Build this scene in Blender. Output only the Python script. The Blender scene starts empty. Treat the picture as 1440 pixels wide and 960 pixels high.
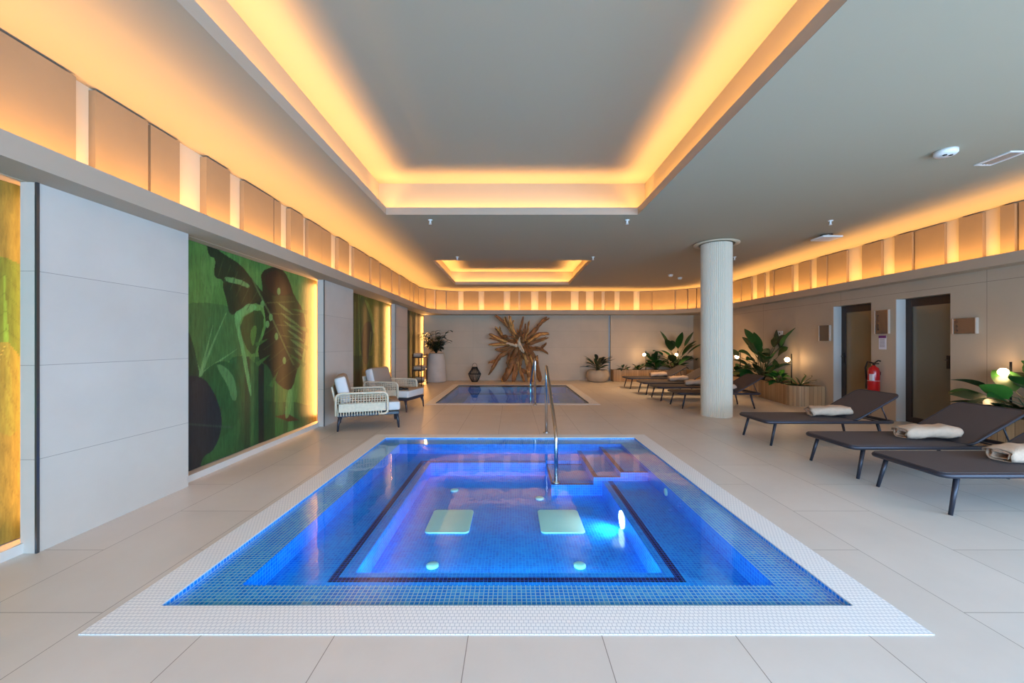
import bpy, math, random
import numpy as np
from mathutils import Vector, Matrix
random.seed(7)
PI = math.pi
scene = bpy.context.scene
COL = scene.collection

# ------------------------------------------------------------------ materials
def lin(c):
    return tuple(((v/255)/12.92 if v/255 <= 0.04045 else (((v/255)+0.055)/1.055)**2.4) for v in c)

class NT:
    def __init__(s, m):
        m.use_nodes = True
        s.t = m.node_tree; s.n = s.t.nodes; s.l = s.t.links
        s.n.clear()
        s.out = s.n.new('ShaderNodeOutputMaterial')
    def add(s, typ, **kw):
        n = s.n.new(typ)
        for k, v in kw.items():
            if k.startswith('i_'):
                n.inputs[k[2:].replace('_', ' ')].default_value = v
            else: setattr(n, k, v)
        return n
    def link(s, a, b): s.l.new(a, b)

MATS = {}
def pmat(name, col, rough=0.6, metal=0.0, noise=0.0, nscale=8.0, bump=0.0, bscale=40.0, spec=0.5, emit=None, estr=0, coat=0, trans=0, stretch=None):
    m = bpy.data.materials.new(name); MATS[name] = m
    nt = NT(m)
    b = nt.add('ShaderNodeBsdfPrincipled')
    c = lin(col)+(1,)
    b.inputs['Base Color'].default_value = c
    b.inputs['Roughness'].default_value = rough
    b.inputs['Metallic'].default_value = metal
    b.inputs['Specular IOR Level'].default_value = spec
    b.inputs['Coat Weight'].default_value = coat
    b.inputs['Transmission Weight'].default_value = trans
    if emit:
        b.inputs['Emission Color'].default_value = lin(emit)+(1,)
        b.inputs['Emission Strength'].default_value = estr
    tc = nt.add('ShaderNodeTexCoord')
    src = tc.outputs['Object']
    if stretch:
        mp = nt.add('ShaderNodeMapping'); mp.inputs['Scale'].default_value = stretch
        nt.link(src, mp.inputs['Vector']); src = mp.outputs['Vector']
    if noise > 0:
        n = nt.add('ShaderNodeTexNoise', i_Scale=nscale, i_Detail=5.0)
        nt.link(src, n.inputs['Vector'])
        r = nt.add('ShaderNodeValToRGB')
        r.color_ramp.elements[0].position = 0.3; r.color_ramp.elements[1].position = 0.7
        r.color_ramp.elements[0].color = tuple(max(0, x*(1-noise)) for x in c[:3])+(1,)
        r.color_ramp.elements[1].color = tuple(min(1, x*(1+noise)) for x in c[:3])+(1,)
        nt.link(n.outputs['Fac'], r.inputs['Fac'])
        nt.link(r.outputs['Color'], b.inputs['Base Color'])
    if bump > 0:
        n2 = nt.add('ShaderNodeTexNoise', i_Scale=bscale, i_Detail=4.0)
        nt.link(src, n2.inputs['Vector'])
        bp = nt.add('ShaderNodeBump', i_Strength=bump, i_Distance=0.01)
        nt.link(n2.outputs['Fac'], bp.inputs['Height'])
        nt.link(bp.outputs['Normal'], b.inputs['Normal'])
    nt.link(b.outputs[0], nt.out.inputs['Surface'])
    return m

def brickmat(name, c1, c2, mortar, bw, rh, ms, rough=0.5, offset=0.5, shift=(0, 0), cloud=0.06, cscale=1.5, spec=0.5, rot=0):
    """large-format slabs laid by UV (metres)"""
    m = bpy.data.materials.new(name); MATS[name] = m
    nt = NT(m)
    uv = nt.add('ShaderNodeUVMap')
    mp = nt.add('ShaderNodeMapping'); mp.inputs['Location'].default_value = (shift[0], shift[1], 0)
    mp.inputs['Rotation'].default_value = (0, 0, rot)
    nt.link(uv.outputs[0], mp.inputs['Vector'])
    br = nt.add('ShaderNodeTexBrick', i_Scale=1.0, i_Mortar_Size=ms, i_Mortar_Smooth=0.1, i_Brick_Width=bw, i_Row_Height=rh, i_Bias=0.0)
    br.offset = offset
    br.inputs['Color1'].default_value = lin(c1)+(1,); br.inputs['Color2'].default_value = lin(c2)+(1,)
    br.inputs['Mortar'].default_value = lin(mortar)+(1,)
    nt.link(mp.outputs[0], br.inputs['Vector'])
    no = nt.add('ShaderNodeTexNoise', i_Scale=cscale, i_Detail=6.0, i_Roughness=0.6)
    nt.link(uv.outputs[0], no.inputs['Vector'])
    mr = nt.add('ShaderNodeMapRange'); mr.inputs['From Min'].default_value = 0.3; mr.inputs['From Max'].default_value = 0.7
    mr.inputs['To Min'].default_value = 1-cloud; mr.inputs['To Max'].default_value = 1+cloud
    nt.link(no.outputs['Fac'], mr.inputs['Value'])
    mx = nt.add('ShaderNodeVectorMath', operation='SCALE')
    nt.link(br.outputs['Color'], mx.inputs[0]); nt.link(mr.outputs[0], mx.inputs['Scale'])
    b = nt.add('ShaderNodeBsdfPrincipled'); b.inputs['Roughness'].default_value = rough
    b.inputs['Specular IOR Level'].default_value = spec
    nt.link(mx.outputs[0], b.inputs['Base Color'])
    nt.link(b.outputs[0], nt.out.inputs['Surface'])
    return m

def mosaic(name, cols, grout, size=0.025, gr=0.0022, rough=0.15):
    m = bpy.data.materials.new(name); MATS[name] = m
    nt = NT(m)
    uv = nt.add('ShaderNodeUVMap')
    sn = nt.add('ShaderNodeVectorMath', operation='SNAP'); sn.inputs[1].default_value = (size, size, size)
    nt.link(uv.outputs[0], sn.inputs[0])
    wn = nt.add('ShaderNodeTexWhiteNoise'); wn.noise_dimensions = '3D'
    nt.link(sn.outputs[0], wn.inputs['Vector'])
    big = nt.add('ShaderNodeTexNoise', i_Scale=5.0, i_Detail=2.0)
    nt.link(uv.outputs[0], big.inputs['Vector'])
    ad = nt.add('ShaderNodeMath', operation='MULTIPLY_ADD'); ad.inputs[1].default_value = 0.55; 
    nt.link(wn.outputs['Value'], ad.inputs[0])
    m2 = nt.add('ShaderNodeMath', operation='MULTIPLY_ADD'); m2.inputs[1].default_value = 1.0; m2.inputs[2].default_value = -0.27
    nt.link(big.outputs['Fac'], m2.inputs[0]); nt.link(m2.outputs[0], ad.inputs[2])
    r = nt.add('ShaderNodeValToRGB')
    els = r.color_ramp.elements
    while len(els) < len(cols): els.new(0.5)
    for i, (p, c) in enumerate(cols):
        els[i].position = p; els[i].color = lin(c)+(1,)
    nt.link(ad.outputs[0], r.inputs['Fac'])
    br = nt.add('ShaderNodeTexBrick', i_Scale=1.0, i_Mortar_Size=gr, i_Mortar_Smooth=0.2, i_Brick_Width=size, i_Row_Height=size)
    br.offset = 0.0
    nt.link(uv.outputs[0], br.inputs['Vector'])
    mx = nt.add('ShaderNodeMix', data_type='RGBA')
    nt.link(br.outputs['Fac'], mx.inputs['Factor'])
    nt.link(r.outputs['Color'], mx.inputs[6]); mx.inputs[7].default_value = lin(grout)+(1,)
    b = nt.add('ShaderNodeBsdfPrincipled'); b.inputs['Roughness'].default_value = rough
    nt.link(mx.outputs[2], b.inputs['Base Color'])
    nt.link(b.outputs[0], nt.out.inputs['Surface'])
    return m

M_floor = brickmat('floor_slabs', (217, 210, 202), (212, 205, 197), (140, 131, 121), 1.17, 0.595, 0.0020, rough=0.42, shift=(-1.926, -0.40), cloud=0.05, rot=0)
M_wall = brickmat('wall_slabs', (204, 194, 182), (200, 190, 178), (150, 140, 130), 3.82, 0.585, 0.0018, rough=0.55, offset=0.0, shift=(-2.44, 0.005), cloud=0.05)
M_wallr = brickmat('wall_slabs_beige', (186, 168, 146), (182, 164, 142), (120, 106, 92), 2.4, 2.14, 0.0025, rough=0.55, offset=0.0, shift=(-0.6, 0.0), cloud=0.05)
M_reveal = pmat('reveal_paint', (205, 203, 198), 0.6)
M_ceil = pmat('ceiling_paint', (172, 160, 138), 0.85, bump=0.02)
M_upper = pmat('cream_plaster', (206, 192, 166), 0.8)
M_relief = pmat('beige_relief_fabric', (148, 127, 98), 0.9, noise=0.05, nscale=3)
M_fascia = pmat('fascia_paint', (172, 158, 140), 0.7)
M_metal = pmat('steel', (200, 200, 202), 0.18, metal=1.0)
M_bronze = pmat('corner_metal', (110, 118, 125), 0.3, metal=0.9)
M_white = pmat('white_plastic', (232, 232, 230), 0.4)
M_black = pmat('black_metal', (22, 20, 20), 0.4)
M_darkgrey = pmat('lounger_frame', (54, 54, 64), 0.38, metal=0.3)
M_sling = pmat('lounger_mesh_fabric', (78, 70, 72), 0.75, bump=0.15, bscale=700)
M_towel = pmat('towel_terry', (212, 184, 160), 0.95, noise=0.06, nscale=30, bump=0.6, bscale=160)
M_rattan = pmat('rattan', (226, 212, 186), 0.6, noise=0.08, nscale=30)
M_cushg = pmat('cushion_taupe', (166, 152, 138), 0.9, bump=0.15, bscale=300)
M_cushw = pmat('cushion_white', (226, 222, 220), 0.9, bump=0.1, bscale=300)
M_navyleg = pmat('chair_leg', (46, 48, 60), 0.35)
M_doorwood = pmat('dark_door_frame', (52, 36, 28), 0.4, noise=0.15, nscale=12, stretch=(6, 6, 0.5))
M_signm = pmat('sign_brushed_bronze', (128, 116, 104), 0.25, metal=0.7)
M_signedge = pmat('sign_edge', (215, 205, 195), 0.3, metal=0.5)
M_paper = pmat('paper', (225, 220, 228), 0.7)
M_purple = pmat('purple_print', (120, 50, 110), 0.7)
M_ink = pmat('dark_ink', (40, 30, 36), 0.6)
M_red = pmat('extinguisher_red', (190, 20, 26), 0.25, coat=0.3)
M_pot = pmat('white_pot', (205, 196, 186), 0.75, noise=0.06, nscale=4, bump=0.1, bscale=20)
M_potb = pmat('beige_pot', (186, 168, 144), 0.8, noise=0.08, nscale=6)
M_soil = pmat('soil', (58, 44, 34), 0.95, noise=0.3, nscale=40, bump=0.6, bscale=60)
M_leafd = pmat('leaf_dark', (30, 58, 30), 0.35, noise=0.25, nscale=3)
M_leafm = pmat('leaf_mid', (40, 84, 34), 0.35, noise=0.25, nscale=3)
M_leafb = pmat('leaf_bright', (62, 112, 40), 0.35, noise=0.2, nscale=3)
M_leafblk = pmat('leaf_dusky', (40, 44, 34), 0.45, noise=0.25, nscale=4)
M_stem = pmat('stem', (62, 70, 38), 0.6)
M_root = pmat('driftwood', (146, 98, 56), 0.7, noise=0.5, nscale=5, bump=0.5, bscale=30)
M_rootl = pmat('driftwood_light', (206, 156, 88), 0.7, noise=0.4, nscale=6, bump=0.5, bscale=30)
M_rootp = pmat('driftwood_pale', (205, 190, 165), 0.7, noise=0.1, nscale=6)
M_cartwood = pmat('cart_wood', (58, 32, 22), 0.4)
M_plate = pmat('drain_plate', (176, 226, 222), 0.35)
M_grate_trim = pmat('plinth_white', (214, 206, 196), 0.6)
M_globe = pmat('globe_glass', (255, 240, 215), 0.3, emit=(255, 208, 150), estr=45)
M_lens = pmat('lamp_lens', (240, 250, 255), 0.3, emit=(200, 235, 255), estr=6)
M_col = pmat('column_white', (222, 210, 190), 0.55)

def M_glass_pane(name, col, rough):
    m = bpy.data.materials.new(name); nt = NT(m)
    a = nt.add('ShaderNodeBsdfPrincipled'); a.inputs['Base Color'].default_value = lin(col)+(1,)
    a.inputs['Roughness'].default_value = rough
    a.inputs['Coat Weight'].default_value = 0.6; a.inputs['Coat Roughness'].default_value = 0.05
    tl = nt.add('ShaderNodeBsdfTranslucent'); tl.inputs['Color'].default_value = lin(col)+(1,)
    mx = nt.add('ShaderNodeMixShader'); mx.inputs[0].default_value = 0.25
    nt.link(a.outputs[0], mx.inputs[1]); nt.link(tl.outputs[0], mx.inputs[2])
    nt.link(mx.outputs[0], nt.out.inputs['Surface']); return m
M_frost1 = M_glass_pane('frosted_glass_warm', (158, 134, 96), 0.2)
M_frost2 = M_glass_pane('frosted_glass_cool', (128, 122, 104), 0.2)

# wood plank cladding of planters
def plankmat(name):
    m = bpy.data.materials.new(name); nt = NT(m)
    uv = nt.add('ShaderNodeUVMap')
    sep = nt.add('ShaderNodeSeparateXYZ'); nt.link(uv.outputs[0], sep.inputs[0])
    d = nt.add('ShaderNodeMath', operation='DIVIDE'); d.inputs[1].default_value = 0.085
    nt.link(sep.outputs[0], d.inputs[0])
    fl = nt.add('ShaderNodeMath', operation='FLOOR'); nt.link(d.outputs[0], fl.inputs[0])
    fr = nt.add('ShaderNodeMath', operation='FRACT'); nt.link(d.outputs[0], fr.inputs[0])
    wn = nt.add('ShaderNodeTexWhiteNoise'); wn.noise_dimensions = '1D'; nt.link(fl.outputs[0], wn.inputs['W'])
    r = nt.add('ShaderNodeValToRGB'); r.color_ramp.elements[0].color = lin((150, 112, 78))+(1,); r.color_ramp.elements[1].color = lin((206, 172, 132))+(1,)
    e = r.color_ramp.elements.new(0.5); e.color = lin((182, 146, 106))+(1,)
    mp = nt.add('ShaderNodeMapping'); mp.inputs['Scale'].default_value = (40, 2, 1); nt.link(uv.outputs[0], mp.inputs[0])
    no = nt.add('ShaderNodeTexNoise', i_Scale=1.0, i_Detail=4.0); nt.link(mp.outputs[0], no.inputs['Vector'])
    av = nt.add('ShaderNodeMath', operation='MULTIPLY_ADD'); av.inputs[1].default_value = 0.5
    nt.link(no.outputs['Fac'], av.inputs[0])
    h = nt.add('ShaderNodeMath', operation='MULTIPLY'); h.inputs[1].default_value = 0.55; nt.link(wn.outputs['Value'], h.inputs[0])
    nt.link(h.outputs[0], av.inputs[2]); nt.link(av.outputs[0], r.inputs['Fac'])
    lt = nt.add('ShaderNodeMath', operation='LESS_THAN'); lt.inputs[1].default_value = 0.06; nt.link(fr.outputs[0], lt.inputs[0])
    mx = nt.add('ShaderNodeMix', data_type='RGBA'); nt.link(lt.outputs[0], mx.inputs['Factor'])
    nt.link(r.outputs[0], mx.inputs[6]); mx.inputs[7].default_value = lin((84, 58, 40))+(1,)
    b = nt.add('ShaderNodeBsdfPrincipled'); b.inputs['Roughness'].default_value = 0.6
    nt.link(mx.outputs[2], b.inputs['Base Color']); nt.link(b.outputs[0], nt.out.inputs['Surface'])
    return m
M_plank = plankmat('planter_planks')

# pool mosaics, water, grating
M_tile = mosaic('pool_mosaic', [(0.0, (0, 104, 226)), (0.45, (0, 126, 244)), (1.0, (8, 150, 255))], (60, 176, 255), gr=0.0016)
M_tilel = mosaic('pool_mosaic_shallow_look', [(0.0, (0, 118, 240)), (0.5, (4, 148, 255)), (0.85, (70, 176, 255)), (1.0, (150, 196, 250))], (170, 224, 255), gr=0.0026)  # same tiles made paler: look of shallow water put into the colour
M_navy = mosaic('pool_mosaic_navy', [(0.0, (4, 10, 66)), (1.0, (10, 24, 104))], (50, 90, 180), gr=0.0022)

def watermat(name, tint, bscale, bstr):
    m = bpy.data.materials.new(name); nt = NT(m)
    tr = nt.add('ShaderNodeBsdfTransparent'); tr.inputs[0].default_value = tint+(1,)
    gl = nt.add('ShaderNodeBsdfGlossy'); gl.inputs['Roughness'].default_value = 0.015
    tc = nt.add('ShaderNodeTexCoord')
    n = nt.add('ShaderNodeTexNoise', i_Scale=bscale, i_Detail=2.0); nt.link(tc.outputs['Object'], n.inputs['Vector'])
    bp = nt.add('ShaderNodeBump', i_Strength=bstr, i_Distance=0.01); nt.link(n.outputs['Fac'], bp.inputs['Height'])
    nt.link(bp.outputs[0], gl.inputs['Normal']); 
    ge = nt.add('ShaderNodeNewGeometry')
    dt = nt.add('ShaderNodeVectorMath', operation='DOT_PRODUCT'); nt.link(bp.outputs[0], dt.inputs[0]); nt.link(ge.outputs['Incoming'], dt.inputs[1])
    ab = nt.add('ShaderNodeMath', operation='ABSOLUTE'); nt.link(dt.outputs['Value'], ab.inputs[0])
    om = nt.add('ShaderNodeMath', operation='SUBTRACT', use_clamp=True); om.inputs[0].default_value = 1.0; nt.link(ab.outputs[0], om.inputs[1])
    pw = nt.add('ShaderNodeMath', operation='POWER'); pw.inputs[1].default_value = 5.0; nt.link(om.outputs[0], pw.inputs[0])
    fr = nt.add('ShaderNodeMath', operation='MULTIPLY_ADD', use_clamp=True); fr.inputs[1].default_value = 0.98; fr.inputs[2].default_value = 0.02; nt.link(pw.outputs[0], fr.inputs[0])
    mx = nt.add('ShaderNodeMixShader'); nt.link(fr.outputs[0], mx.inputs[0])
    nt.link(tr.outputs[0], mx.inputs[1]); nt.link(gl.outputs[0], mx.inputs[2])
    nt.link(mx.outputs[0], nt.out.inputs['Surface']); return m
M_water = watermat('pool_water', (0.86, 0.96, 1.0), 5.0, 0.10)
M_water2 = watermat('still_water', (0.86, 0.96, 1.0), 3.0, 0.03)

def gratemat():
    m = bpy.data.materials.new('overflow_grating'); nt = NT(m)
    uv = nt.add('ShaderNodeUVMap')
    br = nt.add('ShaderNodeTexBrick', i_Scale=1.0, i_Mortar_Size=0.0020, i_Mortar_Smooth=0.3, i_Brick_Width=0.022, i_Row_Height=0.022)
    br.offset = 0.5
    nt.link(uv.outputs[0], br.inputs['Vector'])
    mx = nt.add('ShaderNodeMix', data_type='RGBA'); nt.link(br.outputs['Fac'], mx.inputs['Factor'])
    mx.inputs[6].default_value = lin((250, 250, 250))+(1,); mx.inputs[7].default_value = lin((205, 210, 218))+(1,)
    bp = nt.add('ShaderNodeBump', i_Strength=0.6, i_Distance=0.003); bp.invert = True
    nt.link(br.outputs['Fac'], bp.inputs['Height'])
    b = nt.add('ShaderNodeBsdfPrincipled'); b.inputs['Roughness'].default_value = 0.45
    nt.link(mx.outputs[2], b.inputs['Base Color']); nt.link(bp.outputs[0], b.inputs['Normal'])
    nt.link(b.outputs[0], nt.out.inputs['Surface']); return m
M_grate = gratemat()

# ------------------------------------------------------------------ mesh builder
class MB:
    def __init__(s): s.v = []; s.f = []; s.m = []; s.sm = []
    def face(s, idx, mi=0, smooth=False): s.f.append(tuple(idx)); s.m.append(mi); s.sm.append(smooth)
    def quad(s, a, b, c, d, mi=0):
        k = len(s.v); s.v += [tuple(a), tuple(b), tuple(c), tuple(d)]; s.face((k, k+1, k+2, k+3), mi)
    def box(s, x0, x1, y0, y1, z0, z1, mi=0, M=None):
        k = len(s.v)
        P = [(x0, y0, z0), (x1, y0, z0), (x1, y1, z0), (x0, y1, z0), (x0, y0, z1), (x1, y0, z1), (x1, y1, z1), (x0, y1, z1)]
        if M: P = [tuple(M @ Vector(p)) for p in P]
        s.v += P
        for f in ((0, 3, 2, 1), (4, 5, 6, 7), (0, 1, 5, 4), (1, 2, 6, 5), (2, 3, 7, 6), (3, 0, 4, 7)): s.face([k+i for i in f], mi)
    def tube(s, pts, rad, n=8, mi=0, closed=False, caps=True, flat=1.0):
        pts = [Vector(p) for p in pts]
        if not hasattr(rad, '__len__'): rad = [rad]*len(pts)
        k = len(s.v); N = len(pts)
        up = None
        for i, p in enumerate(pts):
            a = pts[(i-1) % N] if (closed or i > 0) else p
            b = pts[(i+1) % N] if (closed or i < N-1) else p
            t = (b-a)
            if t.length < 1e-9: t = Vector((0, 0, 1))
            t.normalize()
            if up is None:
                up = Vector((0, 0, 1)) if abs(t.z) < 0.9 else Vector((0, 1, 0))
            u = (up - t*up.dot(t))
            if u.length < 1e-6: u = t.orthogonal()
            u.normalize(); w = t.cross(u); up = u
            for j in range(n):
                an = 2*PI*j/n
                s.v.append(tuple(p + u*(math.cos(an)*rad[i]) + w*(math.sin(an)*rad[i]*flat)))
        for i in range(N if closed else N-1):
            for j in range(n):
                a = k+i*n+j; b = k+i*n+(j+1) % n; i2 = (i+1) % N
                s.face((a, b, k+i2*n+(j+1) % n, k+i2*n+j), mi, True)
        if caps and not closed:
            s.face([k+j for j in range(n)][::-1], mi); s.face([k+(N-1)*n+j for j in range(n)], mi)
    def lathe(s, prof, n=24, c=(0, 0, 0), mi=0, smooth=True, M=None, closed_ends=True):
        k = len(s.v)
        for r, z in prof:
            for j in range(n):
                a = 2*PI*j/n
                p = Vector((c[0]+r*math.cos(a), c[1]+r*math.sin(a), c[2]+z))
                if M: p = M @ p
                s.v.append(tuple(p))
        for i in range(len(prof)-1):
            for j in range(n):
                s.face((k+i*n+j, k+i*n+(j+1) % n, k+(i+1)*n+(j+1) % n, k+(i+1)*n+j), mi, smooth)
        if closed_ends:
            s.face([k+j for j in range(n)][::-1], mi); s.face([k+(len(prof)-1)*n+j for j in range(n)], mi)
    def prism(s, poly, z0, z1, mi=0, M=None):
        k = len(s.v); n = len(poly)
        P = [(x, y, z0) for x, y in poly]+[(x, y, z1) for x, y in poly]
        if M: P = [tuple(M @ Vector(p)) for p in P]
        s.v += P
        s.face([k+i for i in range(n)][::-1], mi); s.face([k+n+i for i in range(n)], mi)
        for i in range(n): s.face((k+i, k+(i+1) % n, k+n+(i+1) % n, k+n+i), mi)
    def build(s, name, mats, parent=None, bevel=0.0, seg=2, smooth=None):
        me = bpy.data.meshes.new(name); me.from_pydata(s.v, [], s.f)
        if not isinstance(mats, (list, tuple)): mats = [mats]
        for m in mats: me.materials.append(m)
        me.polygons.foreach_set('material_index', s.m)
        me.polygons.foreach_set('use_smooth', [bool(q) if smooth is None else smooth for q in s.sm])
        me.update()
        uv = me.uv_layers.new(name='UVMap')
        nl = len(me.loops)
        vi = np.empty(nl, dtype=np.int32); me.loops.foreach_get('vertex_index', vi)
        co = np.array(s.v, dtype=np.float64)[vi]
        nr = np.empty(len(me.polygons)*3); me.polygons.foreach_get('normal', nr); nr = np.abs(nr.reshape(-1, 3))
        lt = np.empty(len(me.polygons), dtype=np.int32); me.polygons.foreach_get('loop_total', lt)
        ax = np.repeat(np.argmax(nr, axis=1), lt)
        U = np.where(ax == 0, co[:, 1], co[:, 0]); V = np.where(ax == 2, co[:, 1], co[:, 2])
        uv.data.foreach_set('uv', np.stack([U, V], 1).ravel())
        o = bpy.data.objects.new(name, me); COL.objects.link(o)
        if parent: o.parent = parent
        if bevel > 0:
            b = o.modifiers.new('b', 'BEVEL'); b.width = bevel; b.segments = seg; b.limit_method = 'ANGLE'; b.angle_limit = 0.6
        return o

def tag(o, label=None, cat=None, group=None, kind=None):
    if label: o['label'] = label
    if cat: o['category'] = cat
    if group: o['group'] = group
    if kind: o['kind'] = kind
    return o
def empty(name, loc=(0, 0, 0), rz=0):
    o = bpy.data.objects.new(name, None); COL.objects.link(o)
    o.location = loc; o.rotation_euler = (0, 0, rz); o.empty_display_size = 0.1
    return o
def struct(o, label=None): o['kind'] = 'structure'; 
def copy_tree(o, parent=None):
    c = o.copy(); COL.objects.link(c); c.parent = parent
    for ch in o.children: copy_tree(ch, c)
    return c
def thing_mesh(mb, name, mats, loc, label, cat, group=None, rz=0, **kw):
    o = mb.build(name, mats, **kw); o.location = loc; o.rotation_euler = (0, 0, rz)
    return tag(o, label, cat, group)
def smoothobj(o): 
    for p in o.data.polygons: p.use_smooth = True

# ------------------------------------------------------------------ cell-built slabs
def cells(mb, xs, ys, fn, bottom=None):
    """fn(xc,yc)->(level, mat) or None"""
    nx, ny = len(xs)-1, len(ys)-1
    g = [[fn((xs[i]+xs[i+1])/2, (ys[j]+ys[j+1])/2) for j in range(ny)] for i in range(nx)]
    for i in range(nx):
        for j in range(ny):
            c = g[i][j]
            if c is None: continue
            z = c[0]
            mb.quad((xs[i], ys[j], z), (xs[i+1], ys[j], z), (xs[i+1], ys[j+1], z), (xs[i], ys[j+1], z), c[1])
            if i+1 < nx and g[i+1][j] is not None and abs(g[i+1][j][0]-z) > 1e-5:
                z2 = g[i+1][j][0]; x = xs[i+1]; q = [(x, ys[j], z), (x, ys[j+1], z), (x, ys[j+1], z2), (x, ys[j], z2)]
                mb.quad(*q, mi=0)
            if j+1 < ny and g[i][j+1] is not None and abs(g[i][j+1][0]-z) > 1e-5:
                z2 = g[i][j+1][0]; y = ys[j+1]; q = [(xs[i], y, z), (xs[i+1], y, z), (xs[i+1], y, z2), (xs[i], y, z2)]
                mb.quad(*q, mi=0)

Y0 = -3.2          # window side behind the camera
P1 = (-1.935, 1.885, 1.776, 5.69)
P2 = (-1.87, 1.885, 8.47, 12.66)
CEIL = 3.12
# floor
mb = MB()
def ffn(x, y):
    for p in (P1, P2):
        if p[0] < x < p[1] and p[2] < y < p[3]: return None
    return (0.0, 0)
cells(mb, [-3.3, P1[0], P2[0], P1[1], 6.8], [Y0, P1[2], P1[3], P2[2], P2[3], 14.4], ffn)
# the slabs run lengthways away from the camera
o = mb.build('floor', M_floor); struct(o)
# swap the UV axes so that slab length follows y
uvd = o.data.uv_layers[0].data
for l in uvd: l.uv = (l.uv[1], l.uv[0])

# ------------------------------------------------------------------ pools
def ring_boxes(mb, x0, x1, y0, y1, w, z0, z1):
    mb.box(x0, x1, y0, y0+w, z0, z1); mb.box(x0, x1, y1-w, y1, z0, z1)
    mb.box(x0, x0+w, y0+w, y1-w, z0, z1); mb.box(x1-w, x1, y0+w, y1-w, z0, z1)

pool = empty('whirlpool_pool', (0, 3.73, 0))
tag(pool, 'near square blue mosaic whirlpool with white overflow edge and bench seats', 'pool')
def pb(mb, name, m, parent=pool, **k):
    o = mb.build(name, m, **k); o.parent = parent; o.matrix_parent_inverse = Matrix.Translation(-parent.location); return o
WX0, WX1, WY0, WY1 = -1.738, 1.688, 1.973, 5.493
g = MB(); ring_boxes(g, P1[0], P1[1], P1[2], P1[3], 0.195, -0.06, 0.004)
pb(g, 'overflow_grating', M_grate)
LX0, LX1, LY0, LY1 = -1.486, 1.445, 2.19, 5.27       # inside of the shallow ledge
BX0, BX1, BY0, BY1 = -1.13, 1.065, 2.43, 4.95        # navy line, outer side
NX0, NX1, NY0, NY1 = BX0+0.05, BX1-0.05, BY0+0.05, BY1-0.05
IX0, IX1, IY0, IY1 = -0.995, 0.957, 2.53, 4.86       # deep floor
zl, zb, zf = -0.028, -0.155, -0.31
SY = 4.22
def bfn(x, y):
    if not (LX0 < x < LX1 and LY0 < y < LY1): return (zl, 1)
    if y > SY:                                   # steps
        if x > 1.15: return (-0.065, 2 if (x < 1.2 or y < SY+0.04) else 0)
        if x > 0.864: return (-0.115, 2 if (x < 0.914 or y < SY+0.04) else 0)
        if x > 0.417 and y < BY1:
            return (-0.195, 2 if (y > BY1-0.04 or y < SY+0.04 or x < 0.44) else 0)
    if IX0 < x < IX1 and IY0 < y < IY1: return (zf, 0)
    if BX0 < x < BX1 and BY0 < y < BY1 and not (NX0 < x < NX1 and NY0 < y < NY1): return (zb, 2)
    return (zb, 0)
xs = sorted({WX0, LX0, BX0, NX0, IX0, 0.417, 0.44, 0.864, 0.914, IX1, NX1, BX1, 1.15, 1.2, LX1, WX1})
ys = sorted({WY0, LY0, BY0, NY0, IY0, SY, SY+0.04, IY1, NY1, BY1-0.04, BY1, LY1, WY1})
b = MB(); cells(b, xs, ys, bfn)
for (x0, y0, x1, y1) in ((WX0, WY0, WX1, WY0), (WX0, WY1, WX1, WY1), (WX0, WY0, WX0, WY1), (WX1, WY0, WX1, WY1)):
    b.quad((x0, y0, zl), (x1, y1, zl), (x1, y1, 0.0), (x0, y0, 0.0), 1)
pb(b, 'basin', [M_tile, M_tilel, M_navy])
w = MB(); w.quad((WX0, WY0, -0.008), (WX1, WY0, -0.008), (WX1, WY1, -0.008), (WX0, WY1, -0.008)); pb(w, 'water', M_water)
def rrect(cx, cy, hx, hy, r, n=5):
    pts = []
    for sx, sy, a0 in ((1, 1, 0), (-1, 1, PI/2), (-1, -1, PI), (1, -1, 1.5*PI)):
        for i in range(n+1):
            a = a0+PI/2*i/n
            pts.append((cx+sx*(hx-r)+r*math.cos(a), cy+sy*(hy-r)+r*math.sin(a)))
    return pts
for cx in (-0.555, 0.435):
    d = MB(); d.prism(rrect(cx, 3.6, 0.19, 0.23, 0.04), zf, zf+0.014)
    dd = pb(d, 'drain_cover', M_plate, bevel=0.003)
    rg = MB(); rp = rrect(cx, 3.61, 0.135, 0.16, 0.05); rg.tube([(x, y, zf+0.015) for x, y in rp], 0.003, n=5, closed=True)
    for yy in (3.5, 3.72): rg.lathe([(0.012, 0), (0.012, 0.006)], n=10, c=(cx, yy, zf+0.014))
    r_ = pb(rg, 'cover_seam', M_bronze)
    r_.parent = dd; r_.matrix_parent_inverse = Matrix.Translation(-pool.location)
for (jx, jy) in ((-0.575, 2.88), (0.49, 2.88), (-0.63, 4.36), (0.288, 4.13)):
    d = MB(); d.lathe([(0.045, 0), (0.045, 0.012), (0.03, 0.018), (0.006, 0.018)], n=18, c=(jx, jy, zf)); pb(d, 'floor_inlet', M_plate)
RX = Matrix.Rotation(-PI/2, 4, 'Y')
d = MB(); d.lathe([(0.075, 0), (0.075, 0.008), (0.055, 0.012)], n=20, M=Matrix.Translation((IX1, 3.47, -0.2325)) @ RX); pb(d, 'underwater_lamp', M_lens)
for jy in (3.73,):
    d = MB(); d.lathe([(0.035, 0), (0.035, 0.01), (0.02, 0.014)], n=16, M=Matrix.Translation((LX1, jy, -0.09)) @ RX); pb(d, 'jet_nozzle', M_plate)

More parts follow.
